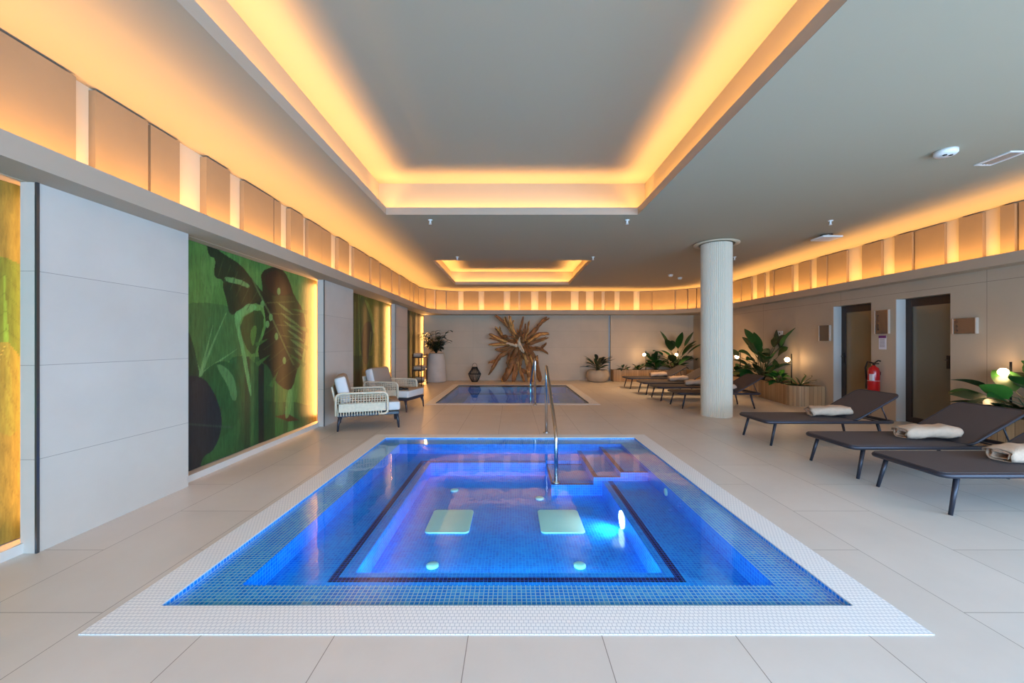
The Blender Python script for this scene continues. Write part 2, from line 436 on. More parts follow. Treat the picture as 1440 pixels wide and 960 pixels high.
pool2 = empty('plunge_pool', (0, 10.56, 0))
tag(pool2, 'farther dark blue pool with white edge below the root sculpture', 'pool')
g = MB(); ring_boxes(g, P2[0], P2[1], P2[2], P2[3], 0.2, -0.06, 0.004); pb(g, 'overflow_grating', M_grate, parent=pool2)
b = MB()
ax0, ax1, ay0, ay1 = P2[0]+0.2, P2[1]-0.2, P2[2]+0.2, P2[3]-0.2
def b2(x, y):
    if not (ax0+0.4 < x < ax1-0.4 and ay0+0.4 < y < ay1-0.4): return (-0.25, 0)
    return (-0.7, 0)
cells(b, [ax0, ax0+0.4, ax1-0.4, ax1], [ay0, ay0+0.4, ay1-0.4, ay1], b2)
for (x0, y0, x1, y1) in ((ax0, ay0, ax1, ay0), (ax0, ay1, ax1, ay1), (ax0, ay0, ax0, ay1), (ax1, ay0, ax1, ay1)):
    b.quad((x0, y0, -0.25), (x1, y1, -0.25), (x1, y1, 0.0), (x0, y0, 0.0), 0)
M_tile2 = mosaic('plunge_mosaic', [(0.0, (30, 90, 200)), (0.5, (50, 110, 220)), (1.0, (80, 140, 235))], (130, 170, 230), gr=0.0016)
pb(b, 'basin', [M_tile2], parent=pool2)
w = MB(); w.quad((ax0, ay0, -0.008), (ax1, ay0, -0.008), (ax1, ay1, -0.008), (ax0, ay1, -0.008)); pb(w, 'water', M_water2, parent=pool2)
for cx in (-0.4, 0.6):
    d = MB(); d.prism(rrect(cx, 10.4, 0.25, 0.22, 0.04), -0.7, -0.685); pb(d, 'drain_cover', M_plate, parent=pool2)

# handrails
def arc_pts(path, r=0.06, n=5):
    out = [Vector(path[0])]
    for i in range(1, len(path)-1):
        p = Vector(path[i]); a = (Vector(path[i-1])-p); b = (Vector(path[i+1])-p)
        rr = min(r, a.length*0.45, b.length*0.45)
        A = p+a.normalized()*rr; B = p+b.normalized()*rr
        for k in range(n+1):
            t = k/n; out.append(A*(1-t)**2+p*2*t*(1-t)+B*t*t)
    out.append(Vector(path[-1])); return out
def rail(loc, sgn, zend, label):
    r = empty('handrail', loc)
    m = MB(); m.tube(arc_pts([(0, 0, 0), (0, 0, 0.965), (-0.005, sgn*0.10, 0.975), (-0.025, sgn*1.5, 0.33), (-0.025, sgn*1.52, zend)], 0.09), 0.021, n=12)
    m.build('rail_tube', M_metal, r)
    for (x, y, z) in ((0, 0, 0), (-0.025, sgn*1.52, zend)):
        f = MB(); f.lathe([(0.045, 0), (0.045, 0.012), (0.024, 0.02)], n=16, c=(x, y, z)); f.build('base_flange', M_metal, r)
    return tag(r, label, 'handrail')
rail((0.50, 5.80, 0), -1, -0.195, 'tall polished steel handrail stepping down into the near whirlpool')
rail((0.49, 8.43, 0), 1, -0.25, 'steel handrail at the near edge of the farther dark blue pool')

# ------------------------------------------------------------------ ceiling & coffers
C1 = (-1.78, 1.78, -1.6, 5.63); C2 = (-1.75, 1.75, 8.7, 12.3)
mb = MB()
def cfn(x, y):
    for p in (C1, C2):
        if p[0] < x < p[1] and p[2] < y < p[3]: return None
    return (CEIL, 0)
cells(mb, [-3.3, C1[0], C2[0], C2[1], C1[1], 6.9], [Y0, C1[2], C1[3], C2[2], C2[3], 14.4], cfn)
ceil = mb.build('ceiling', M_ceil); struct(ceil)
WARM = (1.0, 0.50, 0.135)
def area(name, loc, d, sx, sy, power, col, up=(0, 0, 1)):
    l = bpy.data.lights.new(name, 'AREA'); l.shape = 'RECTANGLE'; l.size = sx; l.size_y = sy; l.energy = power; l.color = col
    o = bpy.data.objects.new(name, l); COL.objects.link(o); o.location = loc
    z = -Vector(d).normalized(); x = Vector(up).cross(z); x.normalize(); y = z.cross(x)
    o.rotation_euler = Matrix((x, y, z)).transposed().to_euler(); return o
def coffer(C, top, s, lip, power):
    x0, x1, y0, y1 = C
    m = MB(); t = 0.025
    m.box(x0-t, x1+t, y0-t, y0, CEIL+.0015, CEIL+lip); m.box(x0-t, x1+t, y1, y1+t, CEIL+.0015, CEIL+lip)
    m.box(x0-t, x0, y0, y1, CEIL+.0015, CEIL+lip); m.box(x1, x1+t, y0, y1, CEIL+.0015, CEIL+lip)
    m.build('coffer_lip', M_fascia, ceil)
    X0, X1, Y0_, Y1 = x0-s, x1+s, y0-s, y1+s
    m = MB()
    m.quad((X0, Y0_, top), (X1, Y0_, top), (X1, Y1, top), (X0, Y1, top))
    for a, b in (((X0, Y0_), (X1, Y0_)), ((X1, Y0_), (X1, Y1)), ((X1, Y1), (X0, Y1)), ((X0, Y1), (X0, Y0_))):
        m.quad((a[0], a[1], CEIL+0.01), (b[0], b[1], CEIL+0.01), (b[0], b[1], top), (a[0], a[1], top))
    z = CEIL+0.012
    m.quad((X0, Y0_, z), (X1, Y0_, z), (X1, y0, z), (X0, y0, z)); m.quad((X0, y1, z), (X1, y1, z), (X1, Y1, z), (X0, Y1, z))
    m.quad((X0, y0, z), (x0, y0, z), (x0, y1, z), (X0, y1, z)); m.quad((x1, y0, z), (X1, y0, z), (X1, y1, z), (x1, y1, z))
    m.build('coffer_recess', M_ceil, ceil)
    zz = CEIL+0.045; e = s*0.5
    Lx, Ly = x1-x0, y1-y0
    area('coffer_light', ((x0+x1)/2, y1+e, zz), (0, -0.6, 1), Lx, 0.04, power*Lx, WARM, up=(0, 1, 0))
    area('coffer_light', ((x0+x1)/2, y0-e, zz), (0, 0.6, 1), Lx, 0.04, power*Lx, WARM, up=(0, 1, 0))
    area('coffer_light', (x0-e, (y0+y1)/2, zz), (0.6, 0, 1), 0.04, Ly, power*Ly, WARM, up=(0, 1, 0))
    area('coffer_light', (x1+e, (y0+y1)/2, zz), (-0.6, 0, 1), 0.04, Ly, power*Ly, WARM, up=(0, 1, 0))
COFP = 8.5
coffer(C1, 3.62, 0.15, 0.105, COFP)
coffer(C2, 3.55, 0.15, 0.09, COFP)

# ------------------------------------------------------------------ perimeter cove path
FL, FB, FR = -2.71, 13.55, 6.2
RL, RR = 1.0, 1.9
L1 = (FB-RL)-Y0; A1 = RL*PI/2; L2 = (FR-RR)-(FL+RL); A2 = RR*PI/2; L3 = (FB-RR)-Y0
STOT = L1+A1+L2+A2+L3
def path(s, off=0.0):
    """point at fascia arclength s, moved outward by off"""
    if s <= L1: return (FL-off, Y0+s)
    s -= L1
    if s <= A1:
        a = PI-s/RL; return (FL+RL+(RL+off)*math.cos(a), FB-RL+(RL+off)*math.sin(a))
    s -= A1
    if s <= L2: return (FL+RL+s, FB+off)
    s -= L2
    if s <= A2:
        a = PI/2-s/RR; return (FR-RR+(RR+off)*math.cos(a), FB-RR+(RR+off)*math.sin(a))
    s -= A2
    return (FR+off, FB-RR-s)
def srange(s0, s1, step=0.12):
    brk = [L1, L1+A1, L1+A1+L2, L1+A1+L2+A2]
    pts = {s0, s1} | {b for b in brk if s0 < b < s1}
    for (a, b) in ((brk[0], brk[1]), (brk[2], brk[3])):
        t = a
        while t < b:
            if s0 < t < s1: pts.add(t)
            t += step
    return sorted(pts)
def sweep(mb, prof, s0, s1, closed=False, step=0.12, caps=False):
    S = srange(s0, s1, step); k = len(mb.v); n = len(prof)
    for s in S:
        for (o_, z) in prof:
            x, y = path(s, o_); mb.v.append((x, y, z))
    for i in range(len(S)-1):
        for j in range(n if closed else n-1):
            a = k+i*n+j; b_ = k+i*n+(j+1) % n
            mb.face((a, b_, b_+n, a+n))
    if caps:
        mb.face([k+j for j in range(n)]); mb.face([k+(len(S)-1)*n+j for j in range(n)][::-1])
m = MB(); sweep(m, [(0.30, 2.345), (0.0275, 2.345), (0.0275, 2.44), (0, 2.44), (0, 2.30), (0.26, 2.30)], 0, STOT)
shelf = m.build('trim_1', M_fascia); struct(shelf)
m = MB(); sweep(m, [(0.20, 2.302), (1.3, 2.302)], 0, STOT); o = m.build('soffit', M_fascia, shelf)
# upper walls
SB0 = L1+A1/2; SR0 = L1+A1+L2+A2/2
UW = {}
for nm, a, b_ in (('wall_upper_left', 0, SB0), ('wall_upper_back', SB0, SR0), ('wall_upper_right', SR0, STOT)):
    m = MB(); sweep(m, [(0.30, 2.30), (0.30, CEIL+0.02)], a, b_); UW[nm] = m.build(nm, M_upper); struct(UW[nm])
def relief(s0, s1, th):
    m = MB(); sweep(m, [(0.299, 2.36), (0.30-th, 2.36), (0.30-th, CEIL-0.02), (0.299, CEIL-0.02)], s0, s1, closed=True, caps=True)
    mid = (s0+s1)/2
    m.build('relief_panel', M_relief, UW['wall_upper_left' if mid < SB0 else ('wall_upper_back' if mid < SR0 else 'wall_upper_right')])
th = lambda: random.choice([0.04, 0.05, 0.065])
sl = lambda z: z-Y0
left = [(2.2, 2.69), (2.83, 3.24), (3.275, 3.56), (3.84, 4.16), (4.40, 4.94), (4.975, 5.12), (5.3, 5.62), (5.79, 6.2), (6.225, 6.54), (6.77, 7.2),
        (7.47, 8.05), (8.08, 8.28), (8.35, 8.84), (9.0, 9.75), (9.9, 10.4), (10.5, 11.0), (11.03, 11.5), (11.6, 11.95), (12.0, 12.5)]
t = -3.0
while t < 1.9:
    w_ = random.uniform(0.25, 0.55); left.append((t, min(t+w_, 2.1))); t += w_+random.choice([0.03, 0.15, 0.28])
for i, (a, b_) in enumerate(left): relief(sl(a), sl(b_), [0.065, 0.05, 0.04][i % 3])
for (a, b_) in ((0.1, 0.4), (0.45, 0.75), (0.82, 1.1), (1.13, 1.45)): relief(L1+a, L1+b_, th())
back = [(603, 685), (713, 747), (755, 800), (832, 865), (887, 968), (1002, 1032), (1066, 1098), (1113, 1152), (1176, 1233), (1260, 1297), (1303, 1345)]
relief(L1+A1+0.03, L1+A1+0.55, 0.05)
for i, (a, b_) in enumerate(back):
    xa, xb = ((480+q/3-720)/560*13.8 for q in (a, b_))
    relief(L1+A1+xa-(FL+RL), L1+A1+xb-(FL+RL), [0.05, 0.065, 0.04][i % 3])
sa = L1+A1+L2; t = 0.12
while t < A2-0.3:
    w_ = random.uniform(0.2, 0.4); relief(sa+t, sa+t+w_, th()); t += w_+random.choice([0.04, 0.15])
sr = lambda z: L1+A1+L2+A2+(FB-RR)-z
right = [(7.34, 6.96), (6.70, 6.41), (6.385, 5.95), (5.75, 5.46), (5.25, 5.10), (5.075, 4.7), (8.13, 7.68), (8.41, 8.15), (8.98, 8.64), (9.78, 9.19), (9.95, 9.81), (10.5, 10.2), (11.18, 10.75), (11.6, 11.2)]
t = 4.5
while t > -2.8:
    w_ = random.uniform(0.25, 0.5); right.append((t, t-w_)); t -= w_+random.choice([0.03, 0.16, 0.25])
for i, (a, b_) in enumerate(right): relief(sr(a), sr(b_), [0.05, 0.065, 0.04][i % 3])
# cove lights: long strips in the trough
COVE = 9.8
def cove_light(s0, s1):
    xa, ya = path(s0, 0.10); xb, yb = path(s1, 0.10)
    L = math.hypot(xb-xa, yb-ya)
    mx_, my_ = (xa+xb)/2, (ya+yb)/2
    tx, ty = (xb-xa)/L, (yb-ya)/L
    nx_, ny_ = -ty, tx   # left of travel = outward
    area('cove_light', (mx_, my_, 2.375), (-nx_*0.25, -ny_*0.25, 1), L, 0.05, COVE*L, WARM, up=(nx_, ny_, 0))
cove_light(0, L1)
for i in range(3): cove_light(L1+A1*i/3, L1+A1*(i+1)/3)
cove_light(L1+A1, L1+A1+L2)
for i in range(4): cove_light(L1+A1+L2+A2*i/4, L1+A1+L2+A2*(i+1)/4)
cove_light(L1+A1+L2+A2, STOT)

# ------------------------------------------------------------------ lower walls
m = MB(); m.box(-3.3, -3.15, Y0, 14.3, 0, 2.31); wl = m.build('wall_left', M_wall); struct(wl)
piers = [(-1.4, -0.2), (2.47, 3.63), (6.25, 7.40), (10.07, 11.24)]
for i, (a, b_) in enumerate(piers):
    m = MB(); m.box(-3.05, -2.95, a, b_, 0, 2.31)
    m.box(-3.15, -3.05, a+0.35, b_, 0, 2.31)
    pr = m.build('pier', M_wall, wl)
    m = MB(); m.box(-2.956, -2.944, a-0.004, a+0.012, 0, 2.30); m.build('corner_trim', M_bronze, pr)
M_wallb = brickmat('wall_slabs_warm_lit', (204, 184, 158), (200, 180, 154), (160, 142, 122), 3.82, 0.585, 0.0018, rough=0.55, offset=0.0, shift=(-2.44, 0.005), cloud=0.05)  # wall slabs tinted warmer: warm light at the back put into the colour
m = MB(); m.box(-3.3, 3.47, 14.1, 14.3, 0, 2.31); m.box(4.37, 6.9, 14.14, 14.3, 0, 2.31); m.box(3.47, 4.37, 14.02, 14.3, 0, 2.31)
wb = m.build('wall_back', M_wallb); struct(wb)
m = MB(); m.box(3.425, 3.445, 14.08, 14.1, 0, 2.30); m.build('corner_trim', M_bronze, wb)
# right wall with two door openings
D1 = (7.14, 7.98); D2 = (5.85, 6.68); DT = 2.04; WR = 6.44
m = MB()
for a, b_ in ((Y0+2.2+2.2, D2[0]), (D2[1], D1[0]), (D1[1], 14.3)): m.box(WR, WR+0.22, a, b_, 0, 2.31)
for a, b_ in (D1, D2): m.box(WR, WR+0.22, a, b_, DT, 2.31)
wr = m.build('wall_right', M_wallr); struct(wr)
for i, (a, b_) in enumerate((D1, D2)):
    # light-painted reveal on the far jamb
    m = MB(); m.box(WR-0.004, WR+0.2, b_-0.012, b_+0.0, 0, DT); m.build('reveal', M_reveal, wr)
def door(n, a, b_, mat, hy):
    m = MB(); x0, x1 = WR+0.15, WR+0.2; t = 0.10
    m.box(x0, x1, a, a+t, 0, DT); m.box(x0, x1, b_-0.012-t, b_-0.012, 0, DT); m.box(x0, x1, a+t, b_-0.012-t, DT-0.13, DT); m.box(x0, x1, a+t, b_-0.012-t, 0, 0.09)
    d = m.build('door_%d' % n, M_doorwood, bevel=0.004); struct(d)
    m = MB(); m.box(x0+0.02, x0+0.032, a+t, b_-0.012-t, 0.09, DT-0.13); m.build('pane', mat, d)
    m = MB(); m.box(x0-0.012, x0, hy-0.02, hy+0.02, 0.92, 1.12)
    m.tube([(x0, hy, 1.05), (x0-0.05, hy, 1.05), (x0-0.05, hy-0.11, 1.05)], 0.009, n=8); m.build('door_handle', M_black, d)
door(1, D1[0], D1[1], M_frost1, D1[1]-0.07)
door(2, D2[0], D2[1], M_frost2, D2[0]+0.16)
m = MB(); m.box(6.9, 7.1, 3, 9, 0, 2.5); struct(m.build('wall_behind_doors', M_reveal))

# rear & side daylight windows (behind the camera)
m = MB(); m.box(-3.3, 6.9, Y0-0.2, Y0, 2.30, 3.3); m.box(-3.3, 6.9, Y0-0.2, Y0, 0, 0.1); m.box(-3.3, -2.9, Y0-0.2, Y0, 0.1, 2.3); m.box(6.4, 6.9, Y0-0.2, Y0, 0.1, 2.3)
struct(m.build('wall_front', M_upper))
m = MB()
for i in range(1, 5): x = -2.9+i*9.3/5; m.box(x-0.04, x+0.04, Y0-0.14, Y0-0.06, 0.1, 2.3)
struct(m.build('window_1', M_doorwood))
DAY = (0.40, 0.66, 1.0)
area('window_daylight', (2.3, Y0+0.02, 1.25), (0, 1, -0.38), 8.0, 2.15, 660, DAY)
area('window_daylight', (6.5, Y0+2.3, 1.25), (-1, 0.0, 0.0), 4.0, 2.15, 300, DAY)

# column
m = MB(); prof = []
n = 52*3; k = len(m.v); R = 0.26
for z in (0, CEIL-0.03):
    for j in range(n):
        a = 2*PI*j/n; r = R-(0.010 if j % 3 == 0 else 0.0)
        m.v.append((3.70+r*math.cos(a), 7.21+r*math.sin(a), z))
for j in range(n): m.face((j, (j+1) % n, n+(j+1) % n, n+j))
col_ = m.build('column', M_col); struct(col_)
m = MB(); m.lathe([(0.30, 0), (0.38, 0.0), (0.38, 0.016), (0.30, 0.03)], n=40, c=(3.70, 7.21, CEIL-0.03), closed_ends=False); m.build('ceiling_ring', M_upper, col_)

# ------------------------------------------------------------------ murals
def inpoly(px, py, poly):
    c = np.zeros(px.shape, bool); n = len(poly)
    for i in range(n):
        x1, y1 = poly[i]; x2, y2 = poly[(i+1) % n]
        if y1 == y2: continue
        cond = ((y1 > py) != (y2 > py)) & (px < (x2-x1)*(py-y1)/(y2-y1)+x1)
        c ^= cond
    return c
def smoothpoly(poly, it=2):
    for _ in range(it):
        q = []
        for i in range(len(poly)):
            a = poly[i]; b_ = poly[(i+1) % len(poly)]
            q += [(a[0]*.75+b_[0]*.25, a[1]*.75+b_[1]*.25), (a[0]*.25+b_[0]*.75, a[1]*.25+b_[1]*.75)]
        poly = q
    return poly
def mural(name, y0, y1, painter, label, glossy=0.5):
    root = empty(name, (-3.12, (y0+y1)/2, 0)); tag(root, label, 'mural')
    st = 0.008; nx_ = int((y1-y0)/st); nz = int((2.30-0.07)/st)
    ys_ = np.linspace(y0, y1, nx_+1); zs = np.linspace(0.07, 2.30, nz+1)
    Yg, Zg = np.meshgrid(ys_, zs)
    colr = painter(Yg, Zg)       # (nz+1, nx+1, 3) sRGB 0..255
    rx, ry = -3.12, (y0+y1)/2
    # light curtain-like swell of the printed cloth
    Xg = 0.005*np.sin((Yg-y0)*9.0)
    V = np.stack([Xg.ravel(), (Yg-ry).ravel(), Zg.ravel()], 1)
    idx = np.arange((nx_+1)*(nz+1)).reshape(nz+1, nx_+1)
    F = np.stack([idx[:-1, :-1], idx[:-1, 1:], idx[1:, 1:], idx[1:, :-1]], -1).reshape(-1, 4)
    me = bpy.data.meshes.new('printed_panel')
    me.vertices.add(len(V)); me.vertices.foreach_set('co', V.ravel())
    me.loops.add(F.size); me.loops.foreach_set('vertex_index', F.ravel().astype(np.int32))
    me.polygons.add(len(F)); me.polygons.foreach_set('loop_start', np.arange(0, F.size, 4, dtype=np.int32))
    me.polygons.foreach_set('loop_total', np.full(len(F), 4, dtype=np.int32))
    me.update(); me.validate()
    me.polygons.foreach_set('use_smooth', np.ones(len(F), bool))
    ca = me.color_attributes.new('print', 'FLOAT_COLOR', 'POINT')
    s = np.clip(colr, 0, 255)/255; l = np.where(s <= 0.04045, s/12.92, ((s+0.055)/1.055)**2.4)
    rgba = np.concatenate([l.reshape(-1, 3), np.ones((len(V), 1))], 1)
    ca.data.foreach_set('color', rgba.ravel().astype(np.float32))
    m_ = bpy.data.materials.new('printed_mural'); nt = NT(m_)
    at = nt.add('ShaderNodeVertexColor'); at.layer_name = 'print'
    bs = nt.add('ShaderNodeBsdfPrincipled'); bs.inputs['Roughness'].default_value = glossy
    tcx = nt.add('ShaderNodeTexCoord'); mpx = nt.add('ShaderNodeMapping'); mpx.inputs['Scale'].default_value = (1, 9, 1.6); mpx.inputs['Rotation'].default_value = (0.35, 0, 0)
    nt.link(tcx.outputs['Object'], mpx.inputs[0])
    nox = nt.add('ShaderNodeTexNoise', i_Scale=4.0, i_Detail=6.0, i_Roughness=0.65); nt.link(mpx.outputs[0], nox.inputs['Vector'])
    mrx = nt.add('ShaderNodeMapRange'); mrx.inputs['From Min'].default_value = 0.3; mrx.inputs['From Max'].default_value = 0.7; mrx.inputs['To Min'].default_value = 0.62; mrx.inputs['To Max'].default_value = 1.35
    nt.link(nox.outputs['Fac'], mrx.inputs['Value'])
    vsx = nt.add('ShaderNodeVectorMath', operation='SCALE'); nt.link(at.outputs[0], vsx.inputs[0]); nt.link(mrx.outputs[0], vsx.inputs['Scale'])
    nt.link(vsx.outputs[0], bs.inputs['Base Color']); nt.link(bs.outputs[0], nt.out.inputs['Surface'])
    me.materials.append(m_)
    o_ = bpy.data.objects.new('printed_panel', me); COL.objects.link(o_); o_.parent = root
    mb_ = MB(); mb_.box(-0.02, 0.09, y0-ry, y1-ry-0.0, 0, 0.062); mb_.build('plinth', M_grate_trim, root)
    return root
def vnoise(x, y, seed=0):
    r = np.random.RandomState(seed); g_ = r.rand(64, 64)
    xi = np.floor(x).astype(int); yi = np.floor(y).astype(int); fx = x-xi; fy = y-yi
    fx = fx*fx*(3-2*fx); fy = fy*fy*(3-2*fy)
    G = lambda a, b_: g_[a % 64, b_ % 64]
    return (G(xi, yi)*(1-fx)+G(xi+1, yi)*fx)*(1-fy)+(G(xi, yi+1)*(1-fx)+G(xi+1, yi+1)*fx)*fy
def blend(c, mask, col, a=1.0):
    mk = (mask.astype(float)*a)[..., None]; return c*(1-mk)+np.array(col, float)*mk
def segd(px, py, a, b_):
    ax_, ay_ = a; bx, by = b_; dx, dy = bx-ax_, by-ay_
    t_ = np.clip(((px-ax_)*dx+(py-ay_)*dy)/(dx*dx+dy*dy), 0, 1)
    return np.hypot(px-(ax_+t_*dx), py-(ay_+t_*dy)), t_
def paint_big(Y, Z):
    # layout of the print measured on a 549 x 960 sheet
    px = ((720-3.12*560/Y)-260)*2.745; py = ((483-(Z-1.3)*560/Y)-330)*2.743
    n1 = vnoise(px/60, py/90, 1); n2 = vnoise(px/9, py/140, 2)
    c = np.zeros(px.shape+(3,)); c[:] = (104, 156, 72)
    c = blend(c, np.ones_like(px), (60, 120, 52), 0.6*n1)
    c = blend(c, (n2 > 0.6), (134, 184, 96), 0.25)
    c = blend(c, py > 600+60*n1, (30, 84, 44), 0.75)
    P = smoothpoly
    c = blend(c, inpoly(px, py, P([(-60, 262), (170, 262), (205, 330), (235, 440), (200, 480), (120, 500), (60, 545), (-60, 560)])), (64, 112, 56), 0.85)
    for a_, b_ in (((60, 540), (110, 350)), ((60, 540), (10, 400)), ((60, 540), (200, 440)), ((60, 540), (160, 300))):
        d_, t_ = segd(px, py, a_, b_); c = blend(c, d_ < 5*(1-t_)+1, (128, 176, 104), 0.7)
    c = blend(c, inpoly(px, py, P([(-60, 420), (-20, 330), (20, 380), (50, 500), (60, 560), (-60, 600)])), (22, 56, 36), 0.85)
    c = blend(c, inpoly(px, py, P([(150, 480), (235, 460), (300, 520), (300, 700), (330, 900), (180, 950), (230, 640)])), (28, 84, 44), 0.8)
    c = blend(c, inpoly(px, py, P([(40, 560), (130, 480), (195, 500), (232, 620), (205, 730), (120, 800), (50, 790)])), (40, 92, 44), 0.95)
    c = blend(c, inpoly(px, py, P([(-60, 560), (60, 535), (120, 610), (150, 720), (120, 830), (60, 860), (60, 960), (-60, 960)])), (26, 34, 46), 0.92)
    c = blend(c, inpoly(px, py, P([(120, 495), (160, 510), (195, 560), (200, 640), (180, 640), (165, 580), (135, 530)])), (108, 158, 90), 0.75)
    d_, t_ = segd(px, py, (10, 730), (180, 742)); c = blend(c, d_ < 4, (60, 92, 72), 0.6)
    for x0, x1, cc in ((225, 250, (20, 62, 34)), (252, 268, (60, 120, 60)), (268, 300, (26, 84, 42)), (300, 345, (24, 64, 32)), (345, 380, (44, 124, 54)), (395, 420, (96, 160, 84))):
        c = blend(c, (px > x0+6*n1) & (px < x1) & (py > 470), cc, 0.75)
    c = blend(c, inpoly(px, py, [(285, 480), (305, 500), (305, 900), (285, 900)]), (18, 30, 26), 0.9)
    # monstera
    c = blend(c, inpoly(px, py, P([(84, 30), (110, 40), (150, 75), (215, 115), (262, 172), (315, 238), (330, 300), (285, 262), (240, 272), (205, 300), (172, 312), (160, 250), (145, 200), (150, 175), (122, 168), (112, 150), (122, 92), (92, 80)], 1)), (28, 46, 26), 0.93)
    c = blend(c, inpoly(px, py, P([(150, 160), (200, 168), (250, 190), (252, 208), (205, 190), (160, 182)])), (126, 176, 96), 0.9)
    c = blend(c, inpoly(px, py, P([(188, 300), (220, 285), (245, 262), (280, 272), (275, 290), (225, 310), (205, 345), (232, 440), (262, 620), (250, 620), (215, 440), (192, 340)])), (112, 180, 100), 0.9)
    c = blend(c, inpoly(px, py, P([(205, 330), (290, 280), (310, 330), (285, 420), (268, 470), (230, 430)], 1)), (36, 76, 34), 0.95)
    c = blend(c, inpoly(px, py, P([(250, 370), (280, 340), (275, 400), (262, 440)])), (90, 150, 60), 0.8)
    c = blend(c, inpoly(px, py, P([(292, 142), (345, 120), (385, 138), (410, 190), (420, 232), (455, 290), (468, 350), (462, 420), (445, 500), (432, 520), (418, 590), (395, 602), (345, 565), (322, 505), (290, 488), (282, 440), (300, 400), (315, 350), (300, 250), (300, 200)], 1)), (28, 34, 22), 0.95)
    c = blend(c, inpoly(px, py, P([(300, 160), (350, 128), (395, 180), (420, 230), (330, 235)])), (62, 34, 24), 0.7)
    mons = inpoly(px, py, P([(300, 160), (345, 120), (385, 138), (410, 190), (420, 232), (455, 290), (468, 350), (462, 420), (445, 500), (432, 520), (418, 590), (395, 602), (345, 565), (322, 505), (290, 488), (282, 440), (300, 400), (315, 350), (300, 250)], 1))
    c = blend(c, mons & (px > 315+(py-180)*0.33) & (py > 235), (58, 78, 34), 0.65)
    for q in range(7):
        sx, sy = 318+q*19, 262+q*42
        d_, t_ = segd(px, py, (sx, sy), (sx+105, sy-4+q*8)); c = blend(c, mons & (d_ < 2.2), (104, 124, 66), 0.6)
        d_, t_ = segd(px, py, (sx, sy), (sx-70, sy+55)); c = blend(c, mons & (d_ < 2.0), (64, 84, 40), 0.6)
    for ex, ey, tx_, ty_ in ((475, 300, 405, 285), (480, 372, 410, 345), (476, 440, 410, 400), (462, 505, 400, 455), (276, 425, 322, 400), (280, 500, 330, 460), (330, 585, 362, 520)):
        dx, dy = tx_-ex, ty_-ey; L__ = math.hypot(dx, dy); nx__, ny__ = -dy/L__*9, dx/L__*9
        c = blend(c, inpoly(px, py, [(ex+nx__, ey+ny__), (tx_, ty_), (ex-nx__, ey-ny__)]), (62, 118, 52), 0.9)
    for q in range(6):
        d_, t_ = segd(px, py, (150+q*26, 90+q*26), (130+q*22, 160+q*26)); c = blend(c, (d_ < 2) & inpoly(px, py, [(84, 30), (262, 172), (330, 300), (172, 312), (112, 150)]), (64, 92, 48), 0.6)
    d_, t_ = segd(px, py, (262, 170), (420, 500)); c = blend(c, d_ < 3, (96, 128, 70), 0.8)
    for sx, sy, L_ in ((330, 260, 90), (345, 300, 100), (355, 330, 100), (370, 365, 90), (380, 400, 80), (395, 440, 60)):
        d_, t_ = segd(px, py, (sx+25, sy), (sx+L_, sy+L_*0.55)); c = blend(c, (d_ < 5*np.sin(t_*PI)), (120, 160, 90), 0.75)
    for sx, sy in ((330, 318), (352, 392), (318, 345), (362, 218), (300, 268), (385, 485)):
        c = blend(c, ((px-sx)/7)**2+((py-sy)/14)**2 < 1, (120, 178, 96), 0.9)
    for q in ((-60, -8),): pass
    c = blend(c, inpoly(px, py, [(345, 700), (400, 690), (440, 715), (400, 720)]), (90, 40, 26), 0.8)
    c = blend(c, inpoly(px, py, P([(395, 600), (418, 590), (410, 690), (385, 720)])), (110, 176, 92), 0.8)
    c = c*0.86; c = blend(c, px > 455, (120, 90, 44), np.clip((px-455)/40, 0, 0.8))  # far end fades to gold-brown, strip light's wash painted into the print
    return c
def paint_generic(seed, dark, lite, accent):
    def f(Y, Z):
        r = np.random.RandomState(seed); y0 = Y.min()
        u = (Y-y0); c = np.zeros(Y.shape+(3,)); c[:] = dark
        n1 = vnoise(u*3, Z*1.5, seed); n2 = vnoise(u*26, Z*1.2, seed+1)
        c = blend(c, np.ones_like(u), lite, 0.55*n1); c = blend(c, n2 > 0.62, lite, 0.3)
        W = Y.max()-y0
        for i in range(16):
            cx = r.uniform(0, W); cz = r.uniform(0.1, 2.2); L_ = r.uniform(0.5, 1.1); w_ = r.uniform(0.12, 0.35); a_ = r.uniform(-0.7, 0.7)
            du = (u-cx)*math.cos(a_)-(Z-cz)*math.sin(a_); dv = (u-cx)*math.sin(a_)+(Z-cz)*math.cos(a_)
            q = dv/L_; inside = (np.abs(q) < 1) & (np.abs(du) < w_*(1-q*q)**0.8*(1+0.3*q))
            cc = [dark, lite, accent][r.randint(3)]; cc = tuple(v*r.uniform(0.6, 1.1) for v in cc)
            c = blend(c, inside, cc, 0.75)
            c = blend(c, inside & (np.abs(du) < 0.012*(1-q)), tuple(min(255, v*1.5+20) for v in cc), 0.6)
            c = blend(c, inside & (np.abs(((np.abs(du)*1.2+dv)*9) % 1-0.5) > 0.46), tuple(v*0.75 for v in cc), 0.4)
        return c
    return f
